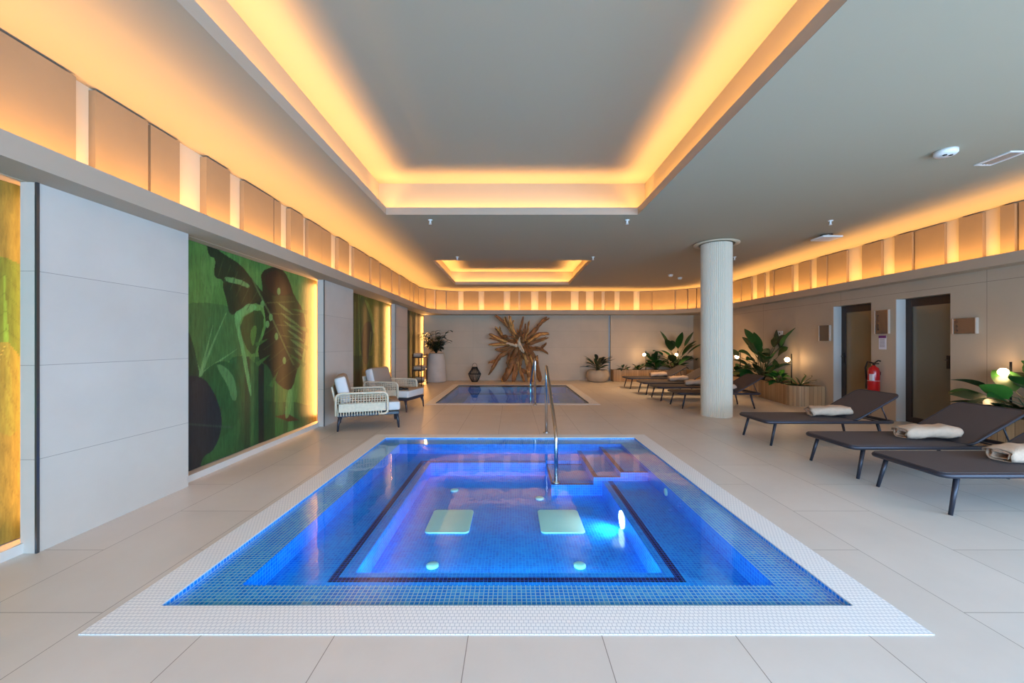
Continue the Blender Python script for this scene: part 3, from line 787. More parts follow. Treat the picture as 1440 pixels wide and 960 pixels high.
def paint_olive(Y, Z):
    # measured on a 900 x 960 sheet
    px = ((720-3.12*560/Y)-490)*6.0; py = ((483-(Z-1.3)*560/Y)-400)*6.0
    n1 = vnoise(px/50, py/120, 31); n2 = vnoise(px/7, py/200, 32)
    P = smoothpoly
    c = np.zeros(px.shape+(3,)); c[:] = (92, 98, 34)
    c = blend(c, np.ones_like(px), (124, 122, 40), 0.5*n1); c = blend(c, n2 > 0.6, (128, 132, 54), 0.35)
    c = blend(c, px < 95, (66, 62, 26), 0.7)
    c = blend(c, inpoly(px, py, P([(90, 90), (150, 110), (190, 220), (210, 380), (190, 560), (160, 700), (40, 760), (60, 400)])), (70, 84, 40), 0.9)
    c = blend(c, inpoly(px, py, P([(130, 330), (180, 300), (205, 380), (190, 560), (160, 690), (110, 640), (105, 450)])), (44, 44, 34), 0.9)
    c = blend(c, inpoly(px, py, P([(130, 115), (170, 150), (205, 260), (225, 400), (205, 420), (190, 280), (160, 190)])), (122, 140, 62), 0.9)
    for a_, b_ in (((85, 90), (100, 800)), ((100, 560), (150, 800)), ((190, 400), (170, 700)), ((250, 150), (270, 700)), ((60, 150), (50, 800))):
        d_, t_ = segd(px, py, a_, b_); c = blend(c, d_ < 4, (120, 130, 64), 0.7)
    c = blend(c, (vnoise(px/16, py/16, 33) > 0.72) & (px > 200) & (py > 250), (120, 124, 60), 0.5)
    c = blend(c, (py > 600) & (px < 200), (40, 44, 26), 0.4)
    return c
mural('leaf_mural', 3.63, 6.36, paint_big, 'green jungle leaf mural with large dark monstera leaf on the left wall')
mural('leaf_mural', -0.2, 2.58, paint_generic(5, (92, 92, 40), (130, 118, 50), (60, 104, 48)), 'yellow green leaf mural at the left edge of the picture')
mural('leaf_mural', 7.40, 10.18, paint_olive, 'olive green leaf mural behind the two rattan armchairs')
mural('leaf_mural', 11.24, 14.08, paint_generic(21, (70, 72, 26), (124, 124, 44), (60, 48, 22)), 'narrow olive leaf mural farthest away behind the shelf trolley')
for yy in (2.62, 6.42, 10.24):
    area('mural_light', (-3.08, yy, 1.2), (-0.15, -1, 0), 0.05, 2.1, 17 if yy > 3 else 9, (1.0, 0.47, 0.13))
area('mural_light', (-3.05, 14.05, 1.2), (-0.2, -1, 0), 0.08, 2.1, 16, (1.0, 0.47, 0.13))

# ------------------------------------------------------------------ loungers
def make_lounger():
    r = empty('sun_lounger')
    # local: x from foot (0) to head, y across, 0..0.62 ; origin at foot near corner on floor
    W = 0.62; H = 0.325; LF = 1.62; hinge = 1.12
    f = MB()
    pts = rrect(LF/2, W/2, LF/2, W/2, 0.06)
    f.tube([(x, y, H-0.024) for x, y in pts], 0.021, n=8, closed=True)
    for x in (0.35, 0.95): f.tube([(x, 0.02, H-0.03), (x, W-0.02, H-0.03)], 0.012, n=6)
    f.build('frame', M_darkgrey, r)
    s = MB(); s.prism(rrect(hinge/2+0.0, W/2, hinge/2+0.004, W/2-0.0, 0.05), H-0.012, H)
    s.build('sling_seat', M_sling, r, bevel=0.004)
    a = math.atan2(0.345, 0.60); Lb = 0.66
    M = Matrix.Translation((hinge, 0, H-0.005)) @ Matrix.Rotation(-a, 4, 'Y')
    s = MB(); s.prism(rrect(Lb/2, W/2, Lb/2, W/2-0.004, 0.06), -0.006, 0.006, M=M)
    br = s.build('backrest', M_sling, r)
    e = MB(); e.tube([tuple(M @ Vector((x, y, -0.003))) for x, y in rrect(Lb/2, W/2, Lb/2, W/2, 0.07)], 0.014, n=8, closed=True)
    e.build('backrest_frame', M_darkgrey, br)
    st = MB()
    for y in (0.05, W-0.05):
        st.tube([tuple(M @ Vector((0.42, y, -0.01))), (hinge+0.47, y, H-0.05)], 0.008, n=6)
    st.tube([(hinge+0.47, 0.05, H-0.05), (hinge+0.47, W-0.05, H-0.05)], 0.008, n=6)
    st.build('support_stay', M_darkgrey, r)
    for (x, dx) in ((0.13, -0.075), (1.42, 0.08)):
        for (y, dy) in ((0.03, -0.02), (W-0.03, 0.02)):
            l = MB(); l.tube([(x, y, H-0.02), (x+dx, y+dy, 0.0)], [0.019, 0.014], n=8)
            l.build('leg', M_darkgrey, r)
    return r
lounger_labels = [
    'charcoal sun lounger nearest the camera, cut off by the right picture edge',
    'charcoal sun lounger second nearest, its backrest in front of the wide glass door',
    'charcoal sun lounger third nearest, its backrest below the fire extinguisher',
    'charcoal sun lounger partly hidden by the white column, a backrest showing at its right',
    'dark sun lounger just beyond the one the white column hides',
    'dark sun lounger second from the far end of the back row',
    'dark sun lounger farthest away, next to the long planter at the back wall']
lz = [(3.27, 3.01), (3.27, 3.82), (3.24, 5.06), (3.34, 7.93), (3.32, 9.02), (3.33, 10.05), (3.33, 11.4)]
proto = make_lounger()
for i, (x, y) in enumerate(lz):
    o = proto if i == 0 else copy_tree(proto)
    o.location = (x, y, 0); tag(o, lounger_labels[i], 'sun lounger', 'sun loungers along the right side')

# towels: folded terry cloth, spiral section
def make_towel(seed, L=0.46, D=0.27, H=0.125):
    rr = random.Random(seed); m = MB()
    # cross-section: flat spiral (y,z), swept along x
    def sec(ts):
        out = []
        turns = 2.4; n = 64
        for i in range(n+1):
            t_ = i/n; a = t_*turns*2*PI; sc = 1-0.62*t_
            y = math.copysign(abs(math.cos(a))**0.6, math.cos(a))*D/2*sc
            z = math.copysign(abs(math.sin(a))**0.8, math.sin(a))*H/2*sc
            out.append((y, z+H/2))
        return out
    base = sec(0); nx_ = 16; thk = 0.008
    k = 0; ph = rr.uniform(0, 6)
    rings = []
    for j in range(nx_+1):
        x = -L/2+L*j/nx_; edge = abs(2*j/nx_-1)
        row = []
        for i, (y, z) in enumerate(base):
            wob = 0.006*math.sin(x*23+ph+i*0.4)+0.004*math.sin(x*51+i)
            row.append((x+0.008*math.sin(i*0.7+ph)*edge, y*(1-0.05*edge**3)+wob, max(0.004, z*(1-0.12*edge**4)+wob*0.8)))
        rings.append(row)
    N = len(base)
    for row in rings:
        for p in row: m.v.append(p)
    for j in range(nx_):
        for i in range(N-1): m.face((j*N+i, j*N+i+1, (j+1)*N+i+1, (j+1)*N+i), 0, True)
    o = m.build('folded_towel', M_towel)
    s = o.modifiers.new('s', 'SOLIDIFY'); s.thickness = thk; s.offset = 0
    return o
tw = [(0, 1.04, 0.28, 1.40, 'beige towel at the right picture edge on the nearest lounger', 0.06),
      (1, 1.02, 0.27, 1.32, 'largest fully seen beige folded towel, on the second nearest sun lounger', 0.05),
      (2, 1.05, 0.30, 1.40, 'beige folded towel on the lounger below the fire extinguisher', -0.1),
      (3, 1.04, 0.30, 1.5, 'pale rolled towel beside the right edge of the white column', 0.1),
      (4, 1.0, 0.28, 1.4, 'beige towel on the back row lounger touching the left edge of the column', -0.1),
      (5, 1.0, 0.28, 1.5, 'beige folded towel on the second farthest lounger', 0.0),
      (6, 1.0, 0.30, 1.4, 'dim towel on the farthest lounger of the back row', 0.0)]
for i, (li, dx, dy, rz, lab, j) in enumerate(tw):
    o = make_towel(i+3); x, y = lz[li]
    o.location = (x+dx-0.03, y+dy, 0.325); o.rotation_euler = (0, -0.07, rz-PI/2+j); o.location.z += 0.012
    tag(o, lab, 'towel', 'beige towels on the sun loungers')

# ------------------------------------------------------------------ armchairs
def cushion(mb, x0, x1, y0, y1, z0, z1, r=0.03, mi=0, M=None):
    k = len(mb.v); n = 8
    # superellipsoid-like rounded box via prism with rounded edges
    lev = [(z0, r), (z0+r*0.5, r*0.25), (z0+r, 0), (z1-r, 0), (z1-r*0.5, r*0.25), (z1, r)]
    rings = []
    cx, cy = (x0+x1)/2, (y0+y1)/2
    for z, ins in lev:
        P = rrect(cx, cy, (x1-x0)/2-ins, (y1-y0)/2-ins, max(0.012, r*1.2-ins*0.6), 3)
        rings.append([(x, y, z) for x, y in P])
    N = len(rings[0])
    for R_ in rings:
        for p in R_: mb.v.append(tuple(M @ Vector(p)) if M else p)
    for i in range(len(rings)-1):
        for j in range(N): mb.face((k+i*N+j, k+i*N+(j+1) % N, k+(i+1)*N+(j+1) % N, k+(i+1)*N+j), mi, True)
    mb.face([k+j for j in range(N)][::-1], mi, True); mb.face([k+(len(rings)-1)*N+j for j in range(N)], mi, True)
def make_armchair():
    """faces +x; origin centre on floor; depth .92 (x), width .80 (y)"""
    r = empty('rattan_armchair')
    D = 0.92; W = 0.80
    b = MB(); b.box(-0.44, 0.44, -0.36, 0.36, 0.21, 0.255); b.build('seat_base', M_navyleg, r, bevel=0.006)
    c = MB(); cushion(c, -0.40, 0.46, -0.335, 0.335, 0.258, 0.41, 0.03)
    sc = c.build('seat_cushion', [M_cushg, M_cushw], r)
    for p in sc.data.polygons:
        if abs(p.normal.z) < 0.6: p.material_index = 1
    M = Matrix.Translation((-0.30, 0, 0.40)) @ Matrix.Rotation(math.radians(-14), 4, 'Y')
    c = MB(); cushion(c, -0.10, 0.07, -0.33, 0.33, 0.0, 0.43, 0.045, M=M)
    bc = c.build('back_cushion', [M_cushg, M_cushw], r)
    for p in bc.data.polygons:
        if abs(p.normal.y) > 0.6: p.material_index = 1
    bk = MB(); M2 = Matrix.Translation((-0.43, 0, 0.25)) @ Matrix.Rotation(math.radians(-12), 4, 'Y')
    bk.box(-0.012, 0.012, -0.35, 0.35, 0, 0.42, M=M2); bk.build('backrest_shell', M_rattan, r, bevel=0.01)
    for sy in (-1, 1):
        y = sy*0.385
        a = MB()
        loop = arc_pts([(-0.46, y, 0.235), (-0.46, y, 0.56), (0.27, y, 0.56), (0.27, y, 0.24), (0.14, y, 0.235)], 0.085, 6)
        a.tube(loop, 0.017, n=8)
        arm = a.build('armrest', M_rattan, r)
        wv = MB()
        for i in range(18):
            x = -0.425+i*0.039; wv.tube([(x, y, 0.54), (x, y, 0.405)], 0.0065, n=4)
        for i in range(4):
            z = 0.415+i*0.036; wv.tube([(-0.45, y+0.004, z), (0.26, y+0.004, z)], 0.0065, n=4)
        wv.build('woven_lattice', M_rattan, arm)
        pn = MB(); pn.box(-0.42, 0.235, y-0.008, y+0.008, 0.285, 0.405); pn.build('solid_weave', M_rattan, arm)
        fr = MB()
        for i in range(17): x = -0.43+i*0.038; fr.tube([(x, y, 0.29), (x, y, 0.228)], 0.009, n=5)
        fr.build('wrapped_strands', M_rattan, arm)
    for sx in (-1, 1):
        for sy in (-1, 1):
            l = MB(); l.tube([(sx*0.40, sy*0.33, 0.22), (sx*0.425, sy*0.35, 0.12), (sx*0.435, sy*0.355, 0.0)], [0.032, 0.020, 0.013], n=8)
            l.build('leg', M_navyleg, r)
    return r
ch = make_armchair()
# legs of the near chair measured on the floor
def place_chair(o, p_back, p_front, p_far):
    d = Vector((p_front[0]-p_back[0], p_front[1]-p_back[1])); ang = math.atan2(d.y, d.x)
    c = Vector(((p_back[0]+p_far[0])/2, (p_back[1]+p_far[1])/2))
    o.location = (c.x, c.y, 0); o.rotation_euler = (0, 0, ang)
place_chair(ch, (-2.56, 5.86), (-1.74, 6.17), (-2.02, 6.86))
tag(ch, 'nearer rattan armchair with white cushions, left armrest fully in view', 'armchair', 'pair of rattan armchairs by the left wall')
c2 = copy_tree(ch); place_chair(c2, (-2.84, 7.7), (-2.01, 7.5), (-1.83, 8.27))
tag(c2, 'farther rattan armchair with taupe cushions in front of the olive mural', 'armchair', 'pair of rattan armchairs by the left wall')
# folded dark item on the far armchair
m = MB(); m.lathe([(0.06, 0), (0.075, 0.02), (0.05, 0.045), (0.015, 0.05)], n=14)
m.lathe([(0.05, 0), (0.06, 0.02), (0.03, 0.035)], n=12, c=(0.08, 0.04, 0))
thing_mesh(m, 'dark_bowl', M_black, (-2.15, 7.68, 0.415), 'small dark round object lying on the far armchair seat', 'bowl')

# ------------------------------------------------------------------ plants
def leaf(mb, base, az, el, L, W, droop=0.5, n=7, mi=0, fold=0.25, tip=1.4, twist=0.0):
    base = Vector(base); pts = []
    p = base.copy(); e = el
    h = Vector((math.cos(az), math.sin(az), 0)); side = Vector((-math.sin(az), math.cos(az), 0))
    k = len(mb.v)
    for i in range(n+1):
        t_ = i/n
        d = h*math.cos(e)+Vector((0, 0, 1))*math.sin(e)
        up = Vector((0, 0, 1))*math.cos(e)-h*math.sin(e)
        sd = (side*math.cos(twist)+up*math.sin(twist))
        w_ = W*0.5*(math.sin(PI*min(1, t_**0.8))**0.75)*(1 if t_ < 0.6 else (1-(t_-0.6)*0.35*tip/1.4)) if 0 < t_ < 1 else 0.002
        mb.v.append(tuple(p+sd*w_+up*w_*fold)); mb.v.append(tuple(p)); mb.v.append(tuple(p-sd*w_+up*w_*fold))
        p = p+d*(L/n); e -= droop/n
    for i in range(n):
        a = k+i*3
        mb.face((a, a+1, a+4, a+3), mi, True); mb.face((a+1, a+2, a+5, a+4), mi, True)
def plant(name, loc, spec, mats, label, cat, group=None, parent=None, seed=0, z0=0):
    """spec: list of (n, stemlen(min,max), elev(min,max), leafL, leafW, droop, azrange)"""
    r = random.Random(seed)
    root = parent or empty(name, loc)
    f = MB(); s = MB()
    for (n, sl_, el, Ls, Ws, dr, az) in spec:
        for i in range(n):
            a = az[0]+(az[1]-az[0])*(i+r.uniform(-0.3, 0.3))/n; e = r.uniform(*el); L0 = r.uniform(*sl_)
            L_ = r.uniform(*Ls); W_ = r.uniform(*Ws)
            h = Vector((math.cos(a), math.sin(a), 0)); p0 = Vector((r.uniform(-.03, .03), r.uniform(-.03, .03), z0))
            mid = p0+(h*math.cos(e)*0.35+Vector((0, 0, 1))*math.sin(min(1.5, e+0.25))*0.6)*L0
            p1 = p0+(h*math.cos(e)+Vector((0, 0, 1))*math.sin(e))*L0
            if L0 > 0.03: s.tube([p0, mid, p1], [0.009, 0.007, 0.005], n=5)
            leaf(f, p1, a, e-0.15, L_, W_, r.uniform(*dr), mi=r.choice(range(len(mats))), fold=r.uniform(0.1, 0.35), twist=r.uniform(-0.6, 0.6))
    f.build('foliage', mats, root)
    if s.v: s.build('stems', M_stem, root)
    if parent is None: tag(root, label, cat, group)
    return root
FULL = (0, 2*PI)
D3 = [M_leafd, M_leafm, M_leafd]
# tall white pot plant, left
pt = empty('potted_plant', (-2.58, 13.55, 0)); tag(pt, 'tall white tapered pot with dusky feathery plant in the far left corner', 'potted plant')
m = MB(); m.lathe([(0.30, 0), (0.345, 0.04), (0.345, 0.3), (0.31, 0.7), (0.27, 0.95), (0.25, 0.98), (0.23, 0.96), (0.23, 0.9)], n=28); m.build('pot', M_pot, pt)
m = MB(); m.lathe([(0.24, 0), (0.01, 0.01)], n=20, c=(0, 0, 0.9)); m.build('soil', M_soil, pt)
f = MB(); s = MB(); r = random.Random(4)
for i in range(26):
    a = 2*PI*i/26+r.uniform(-.2, .2); e = r.uniform(1.0, 1.5); L_ = r.uniform(0.4, 0.98)
    h = Vector((math.cos(a), math.sin(a), 0)); P = []
    for q in range(7):
        t_ = q/6; P.append(Vector((0, 0, 0.92))+h*(L_*math.cos(e)*t_*(0.6+0.7*t_))+Vector((0, 0, L_*math.sin(e)*t_*(1.05-0.15*t_))))
    s.tube(P, 0.007, n=5)
    for q in range(2, 7):
        for sd in (-1, 1):
            leaf(f, P[q], a+sd*r.uniform(0.7, 1.3), r.uniform(-0.2, 0.7), r.uniform(0.18, 0.28), 0.075, 0.6, n=4, mi=r.randint(0, 1))
f.build('foliage', [M_leafblk, M_leafd], pt); s.build('stems', M_stem, pt)
# low round pot, right
pt = empty('potted_plant', (2.93, 13.6, 0)); tag(pt, 'low round beige bowl planter with spiky plant right of the root sculpture', 'potted plant')
m = MB(); m.lathe([(0.24, 0), (0.33, 0.06), (0.39, 0.2), (0.37, 0.33), (0.31, 0.40), (0.29, 0.41), (0.27, 0.38)], n=28); m.build('pot', M_potb, pt)
m = MB(); m.lathe([(0.28, 0), (0.01, 0.01)], n=20, c=(0, 0, 0.36)); m.build('soil', M_soil, pt)
plant('', None, [(26, (0.1, 0.4), (0.4, 1.3), (0.3, 0.42), (0.08, 0.12), (0.4, 1.1), FULL), (3, (0.4, 0.5), (0.7, 0.9), (0.25, 0.4), (0.08, 0.11), (0.2, 0.6), (-0.5, 0.6))], [M_leafd, M_leafblk], None, None, parent=pt, seed=3, z0=0.37)

# planters
def planter_poly(mb_poly, H, name, label):
    m = MB(); n = len(mb_poly); t_ = 0.03
    m.prism(mb_poly, 0, H-0.05); 
    # rim: walls up to H
    k = len(m.v)
    cx = sum(p[0] for p in mb_poly)/n; cy = sum(p[1] for p in mb_poly)/n
    inner = []
    for i in range(n):
        a = Vector(mb_poly[i-1]); b_ = Vector(mb_poly[i]); c = Vector(mb_poly[(i+1) % n])
        d1 = (b_-a).normalized(); d2 = (c-b_).normalized()
        n1 = Vector((-d1.y, d1.x)); n2 = Vector((-d2.y, d2.x)); nn = (n1+n2); nn.normalize()
        q = b_+nn*t_/max(0.5, nn.dot(n1)); inner.append((q.x, q.y))
    for i in range(n):
        a, b_ = mb_poly[i], mb_poly[(i+1) % n]; c, d = inner[(i+1) % n], inner[i]
        m.quad((a[0], a[1], H-0.05), (b_[0], b_[1], H-0.05), (b_[0], b_[1], H), (a[0], a[1], H))
        m.quad((a[0], a[1], H), (b_[0], b_[1], H), (c[0], c[1], H), (d[0], d[1], H))
        m.quad((d[0], d[1], H-0.05), (c[0], c[1], H-0.05), (c[0], c[1], H), (d[0], d[1], H))
    o = m.build(name, M_plank)
    # UV: run along the perimeter so planks stay vertical on the bends
    uvl = o.data.uv_layers[0].data
    for p in o.data.polygons:
        if abs(p.normal.z) < 0.5:
            tdir = Vector((-p.normal.y, p.normal.x, 0))
            for li in p.loop_indices:
                v = o.data.vertices[o.data.loops[li].vertex_index].co
                uvl[li].uv = (v.dot(tdir), v.z)
    s = MB(); s.prism(inner, H-0.06, H-0.03); so = s.build('soil', M_soil, o)
    tag(o, label, 'planter'); return o
def arcp(cx, cy, r_, a0, a1, n=8): return [(cx+r_*math.cos(a0+(a1-a0)*i/n), cy+r_*math.sin(a0+(a1-a0)*i/n)) for i in range(n+1)]
PH = 0.42
# right planter, counter-clockwise
poly = [(6.43, 8.18)]+[(6.43, 9.9)]+[(6.43, 13.6)]+[(5.95, 13.6)]
poly += [(5.95, 10.6), (6.02, 9.6)]
poly += arcp(6.10, 8.45, 0.27, PI*1.0, PI*1.45, 6)
planter_poly([p for p in poly], PH, 'planter', 'curved wood plank planter along the right wall left of the doors')
poly = [(3.47, 13.62), (5.94, 13.62), (5.94, 14.0), (3.47, 14.0)]
planter_poly(poly, 0.40, 'planter', 'long low wood planter against the back wall behind the loungers')
poly = [(6.43, 5.12), (6.43, 2.6), (5.9, 2.6), (5.9, 4.85)]+arcp(6.15, 4.87, 0.25, PI, PI/2, 5)
poly = poly[::-1]
planter_poly(poly, PH, 'planter', 'wood plank planter at the right picture edge behind the nearest loungers')

gp = 'plants in the wood planters'
plant('broadleaf_plant', (6.13, 9.75, PH-0.03), [(13, (0.45, 0.95), (0.75, 1.35), (0.42, 0.6), (0.26, 0.34), (0.3, 1.2), FULL), (16, (0.2, 0.5), (0.4, 1.1), (0.34, 0.46), (0.22, 0.3), (0.5, 1.4), FULL),
      (4, (0.85, 1.0), (1.0, 1.4), (0.45, 0.55), (0.2, 0.26), (0.1, 0.6), FULL), (3, (0.3, 0.55), (0.2, 0.5), (0.35, 0.45), (0.2, 0.25), (0.8, 1.4), (2.6, 4.2))], [M_leafd, M_leafm, M_leafm], 'tall broad leaved green plant in planter right of the white column', 'plant', gp, seed=11)
plant('leafy_plant', (6.12, 9.15, PH-0.03), [(16, (0.03, 0.2), (0.3, 1.2), (0.2, 0.3), (0.1, 0.14), (0.5, 1.3), FULL)], [M_leafm, M_leafb], 'low bright green leafy plant at the foot of the tall broad leaved plant', 'plant', gp, seed=12)
plant('spiky_plant', (6.18, 8.55, PH-0.03), [(26, (0.02, 0.03), (0.15, 1.2), (0.28, 0.45), (0.03, 0.045), (0.3, 1.0), FULL)], [M_leafd, M_leafm], 'low spiky grass like plant at the end of the curved planter', 'plant', gp, seed=13)
plant('leafy_plant', (6.2, 10.9, PH-0.03), [(16, (0.1, 0.3), (0.3, 1.2), (0.25, 0.35), (0.12, 0.16), (0.5, 1.3), FULL)], [M_leafd, M_leafm], 'dark leafy plant just visible at the right edge of the column', 'plant', gp, seed=14)
plant('broadleaf_plant', (5.62, 13.7, 0.37), [(15, (0.3, 0.8), (0.5, 1.3), (0.55, 0.8), (0.24, 0.32), (0.3, 1.0), FULL), (16, (0.1, 0.3), (0.2, 1.0), (0.35, 0.5), (0.15, 0.2), (0.5, 1.2), FULL), (2, (0.8, 0.9), (1.2, 1.4), (0.55, 0.6), (0.2, 0.24), (0, 0.2), FULL)], [M_leafd, M_leafm], 'large fan leaved plant in the back planter left of the column', 'plant', gp, seed=15)
plant('broadleaf_plant', (4.98, 13.78, 0.37), [(24, (0.1, 0.5), (0.5, 1.4), (0.26, 0.36), (0.15, 0.2), (0.4, 1.1), FULL)], [M_leafd, M_leafd, M_leafm], 'medium rounded leaf plant between the two back wall lamps', 'plant', gp, seed=16)
plant('leafy_plant', (4.4, 13.8, 0.37), [(12, (0.02, 0.15), (0.4, 1.2), (0.16, 0.24), (0.06, 0.09), (0.4, 1.1), FULL)], [M_leafd, M_leafm], 'small bush in the back planter beside the leftmost globe lamp', 'plant', gp, seed=17)
plant('leafy_plant', (3.87, 13.8, 0.37), [(12, (0.02, 0.15), (0.3, 1.0), (0.18, 0.28), (0.06, 0.09), (0.4, 1.1), FULL)], [M_leafm, M_leafd], 'small bush nearest the left end of the back planter', 'plant', gp, seed=18)
plant('fiddle_leaf_plant', (6.10, 4.66, PH-0.03), [(14, (0.25, 0.62), (0.5, 1.2), (0.34, 0.44), (0.2, 0.26), (0.3, 0.9), FULL), (9, (0.1, 0.35), (0.1, 0.8), (0.3, 0.42), (0.18, 0.24), (0.3, 0.9), FULL), (9, (0.1, 0.35), (0.15, 0.8), (0.36, 0.44), (0.22, 0.28), (0.2, 0.6), (1.9, 3.9))], [M_leafm, M_leafd, M_leafb], 'large glossy leaved plant at the right picture edge under a globe lamp', 'plant', gp, seed=19)
plant('spiky_plant', (6.02, 4.98, PH-0.03), [(18, (0.02, 0.06), (0.3, 1.2), (0.14, 0.24), (0.03, 0.05), (0.3, 1.0), FULL)], [M_leafm, M_leafd], 'small spiky plant peeking over the backrest near the right picture edge', 'plant', gp, seed=20)

# globe lamps
def lamp(loc, side, label):
    r = empty('globe_lamp', loc)
    m = MB(); m.tube([(0, 0, 0), (0, 0, 0.68)], 0.012, n=8); m.build('pole', M_black, r)
    m = MB(); m.tube([(0, 0, 0.50), (side[0]*0.05, side[1]*0.05, 0.50)], 0.007, n=6); m.build('arm', M_black, r)
    m = MB(); R_ = 0.05; m.lathe([(R_*math.sin(a), -R_*math.cos(a)) for a in [PI*i/10+0.02 for i in range(11)]], n=18, c=(side[0]*0.095, side[1]*0.095, 0.55)); m.build('globe', M_globe, r)
    tag(r, label, 'lamp', 'globe lamps in the planters')
lamp((4.62, 13.75, 0.37), (-0.8, -0.6), 'leftmost globe lamp on a thin pole at the back wall')
lamp((5.72, 13.72, 0.37), (-0.8, -0.6), 'globe lamp beside the large fan leaved plant at the back wall')
lamp((6.25, 10.9, PH-0.03), (-1, 0), 'globe lamp just right of the white column behind leaves')
lamp((6.28, 8.95, PH-0.03), (-1, 0), 'globe lamp on a thin pole in the curved planter left of the first door')
lamp((6.30, 5.03, PH-0.03), (-1, 0), 'globe lamp nearest the camera above the plant at the right edge')

# ------------------------------------------------------------------ root sculpture
rs = empty('root_sculpture', (0.3, 13.85, 0)); tag(rs, 'big radiating teak driftwood root sculpture standing against the back wall', 'sculpture')
rr = random.Random(9)
def rp(px, py, d):
    x = 680+px/8.73; y = 435+py/8.73
    return Vector(((x-720)/560*13.8-0.3, -d, max(0.0, 1.3-(y-484)/560*13.8*(1.1 if y > 484 else 1))))
SC = 1/8.73/560*13.8
def branch(mb, pts, r0, r1, d0=0.12, d1=0.3, strands=2):
    n = len(pts)
    # densify with wobble
    for st_ in range(strands+1):
        P = []; R_ = []
        N = (n-1)*5; ox = rr.uniform(-1, 1)*r0*0.8 if st_ else 0; oy = rr.uniform(-1, 1)*r0*0.8 if st_ else 0; od = rr.uniform(-0.08, 0.08) if st_ else 0
        for i in range(N+1):
            t_ = i/N*(n-1); a = min(int(t_), n-2); f_ = t_-a
            x = pts[a][0]*(1-f_)+pts[a+1][0]*f_; y = pts[a][1]*(1-f_)+pts[a+1][1]*f_
            u = i/N; rad = (r0*(1-u)+r1*u)*(0.55 if st_ else 0.95)*rr.uniform(0.72, 1.2)
            P.append(rp(x+ox*(1-u*0.4)+rr.uniform(-5, 5), y+oy*(1-u*0.4)+rr.uniform(-5, 5), d0+(d1-d0)*u+od)); R_.append(max(0.006, rad*SC))
        R_[-1] *= 0.45
        mb.tube(P, R_, n=7, mi=rr.choice([0, 1]) if st_ else 0, flat=0.85)
root_m = MB()
BR = [([(430, 420), (340, 250), (240, 150), (150, 85)], 22, 9), ([(410, 380), (330, 200), (320, 95)], 24, 10), ([(390, 330), (290, 180), (262, 100)], 20, 8), ([(380, 300), (350, 180), (370, 150)], 12, 6),
      ([(430, 300), (465, 200), (485, 98)], 15, 8), ([(470, 400), (560, 330), (650, 240), (700, 170), (765, 105)], 26, 10), ([(650, 240), (720, 170), (797, 122)], 15, 7), ([(490, 380), (540, 250), (552, 158)], 14, 7), ([(480, 350), (510, 250), (515, 190)], 13, 6),
      ([(540, 400), (680, 310), (790, 298)], 26, 8), ([(540, 430), (660, 400), (785, 352)], 30, 8), ([(540, 480), (620, 480), (705, 490)], 26, 16), ([(705, 490), (765, 422)], 14, 7), ([(705, 490), (785, 545)], 14, 6),
      ([(400, 430), (260, 430), (80, 440)], 26, 11), ([(330, 420), (200, 380), (75, 312)], 26, 10), ([(280, 430), (170, 370), (85, 362)], 20, 9), ([(320, 400), (250, 340), (290, 330)], 24, 12), ([(290, 400), (200, 290), (150, 228)], 18, 7), ([(230, 330), (205, 270), (200, 225)], 12, 6),
      ([(370, 460), (230, 500), (150, 492)], 30, 10), ([(350, 490), (200, 570), (120, 690), (65, 768)], 32, 8), ([(160, 610), (65, 642)], 14, 7),
      ([(420, 480), (370, 620), (300, 750), (240, 845)], 44, 32), ([(430, 540), (400, 700), (370, 845)], 34, 26), ([(470, 560), (440, 680), (500, 845)], 20, 16), ([(440, 700), (520, 740), (560, 760)], 18, 12),
      ([(510, 500), (560, 660), (560, 845)], 36, 28), ([(560, 500), (640, 640), (690, 845)], 32, 24), ([(590, 560), (630, 700), (610, 845)], 24, 20), ([(600, 560), (650, 600), (645, 560)], 20, 10),
      ([(330, 520), (300, 640), (320, 700)], 18, 14), ([(320, 600), (370, 600), (420, 560)], 20, 18)]
for pts, a, b_ in BR: branch(root_m, pts, a*1.15, b_*1.25, strands=4)
for i in range(60):
    an = rr.uniform(0, 2*PI); L_ = rr.uniform(110, 210)
    branch(root_m, [(450+60*math.cos(an), 430+50*math.sin(an)), (450+0.6*L_*math.cos(an+0.1), 430+0.6*L_*math.sin(an+0.1)), (450+L_*math.cos(an), 430+L_*math.sin(an))], rr.uniform(10, 18), 5, 0.15, rr.uniform(0.15, 0.45), 0)
root_m.build('root_branches', [M_root, M_rootl], rs)
m = MB()
for pts, a, b_ in (([(285, 418), (350, 440), (420, 455)], 12, 22), ([(440, 450), (430, 400), (442, 355)], 30, 8), ([(440, 450), (470, 500), (485, 530)], 26, 14)): branch(m, pts, a, b_, 0.35, 0.42, 1)
m.build('pale_heartwood', [M_rootp, M_rootp], rs)

